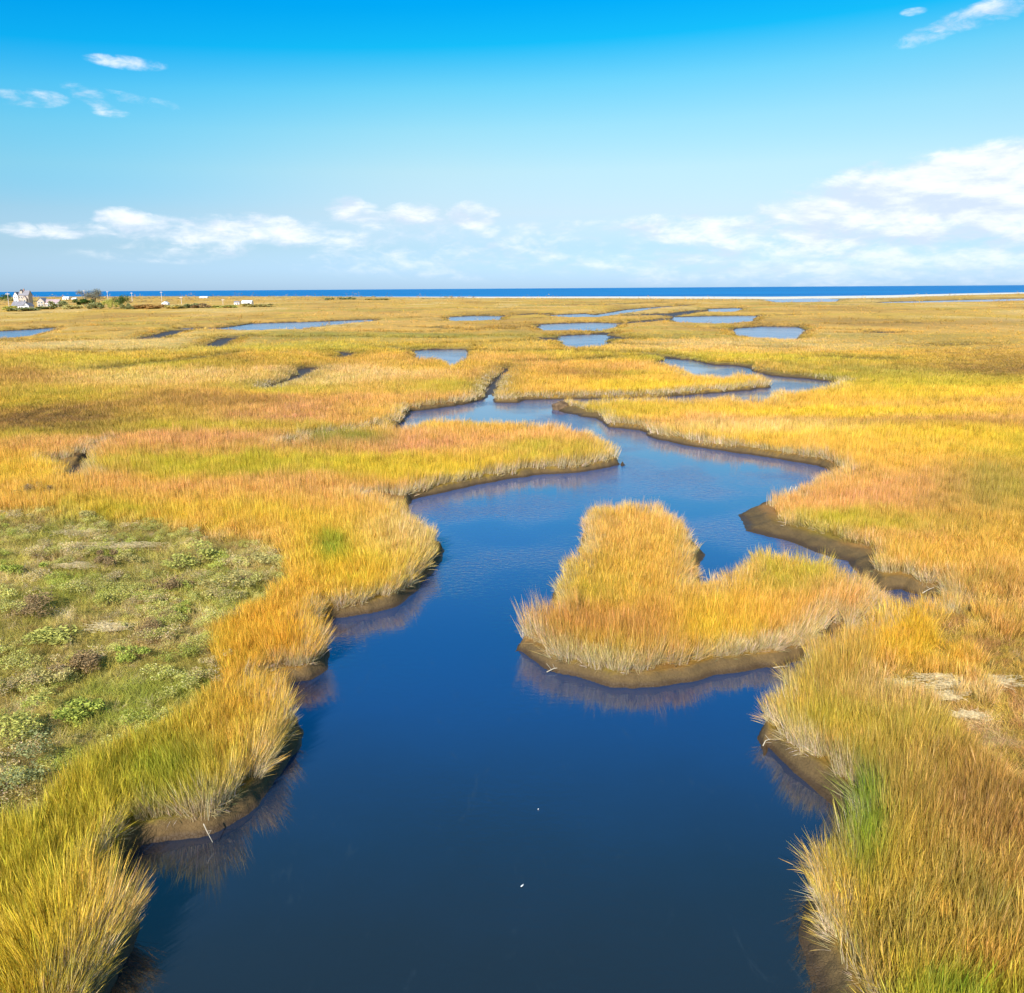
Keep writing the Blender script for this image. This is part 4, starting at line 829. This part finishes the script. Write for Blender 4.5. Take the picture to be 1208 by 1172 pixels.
# trees and bushes round the houses
def far_plant(name, label, cat, x0, x1, top, base, mat, n, leaf, trunk=0.0, seed=0, lumps=9, bark=BARK, group='trees and bushes round the houses', crown='foliage', stem='stem', r_=.06, flat=.9, open_=.45, nst=8):
    hy = horizon_y((x0 + x1) / 2); d_ = min(1400, (H - .9) / max(base - hy, 6.5) * F * 1.0); k = d_ / F; x, y = at_dist((x0 + x1) / 2, d_)
    return plant(name, label, cat, (x, y, ground_z(x, y) - .1), (x1 - x0) * k, (base - top) * k, mat, n, leaf, lumps, trunk, flat, seed, group, nst, open_, crown, stem, bark, r_)
far_plant('bare_crowned_tree', 'tall tree with a broad grey domed crown against the sea', 'tree', 99, 121, 340, 362.5, GT_, 4200, .30, 3.6, 501, 14, crown='crown', stem='trunk', r_=.22, nst=16, open_=.6)
far_plant('round_green_tree', 'dense round green tree left of the grey domed tree', 'tree', 91, 106, 351, 363.5, DG, 2800, .32, 1.0, 502, 9, crown='crown', stem='trunk', r_=.14)
far_plant('dark_cedar', 'dark green cedar right of the grey domed tree', 'tree', 134, 149, 346.5, 363.5, DG, 2800, .30, .8, 503, 9, crown='crown', stem='trunk', r_=.15, flat=1.3)
FB = [(-12, 9, 346, 355.5, DG, 'dark trees cut by the left edge beyond the pole', 504), (106, 122, 355, 365, KH, 'khaki bush under the grey domed tree'), (120, 136, 351, 365, OL, 'olive bush between the grey domed tree and the cedar'), (62, 78, 353, 364, KH, 'khaki bush against the right end of the rosy roofed house'),
      (74, 92, 358, 365, GY, 'grey green low bush left of the round green tree'), (144, 156, 356, 365, KH, 'khaki bush at the right foot of the cedar'), (155, 171, 358, 364.5, OR, 'rusty orange bush nearest the cedar'), (168, 190, 357.5, 364.5, OR, 'wider rusty orange bush left of the small white shed'),
      (197, 214, 358, 364.5, GY, 'grey bush right of the small white shed'), (213, 229, 356.5, 364, KH, 'dark khaki bush, left of two near the poles'), (229, 247, 356.5, 364, BRN, 'brown bush, right of two near the poles'), (296, 322, 356.5, 362, GY, 'long low grey bush right of the bright white building'),
      (248, 272, 358.5, 363.5, OL, 'low olive bush left of the narrow garage'), (40, 58, 359.5, 365, KH, 'low hedge like bush before the rosy roofed house'), (14, 40, 361, 367, KH, 'low bush row at the foot of the grey roofed cottage'), (0, 14, 359, 365.5, OL, 'olive bush at the foot of the nearest pole'),
      (385, 396, 349.6, 353.6, KH, 'lone khaki bush far off on the shore, left of two'), (403, 421, 349.2, 353, KH, 'lone khaki bush far off on the shore, right of two'), (437, 458, 350.6, 353.6, GY, 'grey scrub patch far off on the shore at the start of the sand'), (10, 36, 350.5, 357, KH, 'khaki bushes round the foot of the big beach house'),
      (1039, 1047, 369.2, 372.4, BRN, 'small dark bush standing alone in the far right marsh')]
for i, q in enumerate(FB):
    far_plant('far_bush', q[5], 'bush', q[0], q[1], q[2], q[3], q[4], 1500, .34, 0, 520 + i)
# utility poles
POLE = simple_mat('pole_wood', (.62, .52, .46), .9, .1); INS = simple_mat('insulator', (.7, .7, .7), .4, .1)
PL = [(8.5, 344.5, 365.5, 'pale utility pole at the left edge before the marsh'), (99, 342, 356, 'utility pole just left of the grey domed tree'), (126.5, 343, 356, 'utility pole between the grey domed tree and the cedar'), (155, 344.5, 356, 'utility pole right of the cedar'),
      (190, 343.5, 356, 'utility pole behind the small white shed'), (213, 349, 359, 'short utility pole above the two dark bushes'), (262, 351.5, 359.5, 'short utility pole left of the narrow garage')]
for px_, tp, bs, lb in PL:
    d_ = (H - .9) / (bs - horizon_y(px_)) * F; k = d_ / F; h_ = (bs - tp) * k; x, y = at_dist(px_, d_); e = empty('utility_pole', (x, y, ground_z(x, y) - .2)); tag(e, lb, 'utility pole', 'utility poles along the shore road')
    rr_ = .16 * max(1, d_ / 600); V = []; Fq = []; tube(V, Fq, (0, 0, 0), (0, 0, h_), rr_ * 1.1, rr_ * .8, 8); mesh_obj('pole', V, Fq, POLE, e)
    ca = box('crossarm', e, POLE, -1.2, 1.2, -.12, .12, h_ - 1.0, h_ - .75)
    for ix in (-1.05, -.45, .45, 1.05): box('insulator', ca, INS, ix - .07, ix + .07, -.07, .07, h_ - .748, h_ - .5)
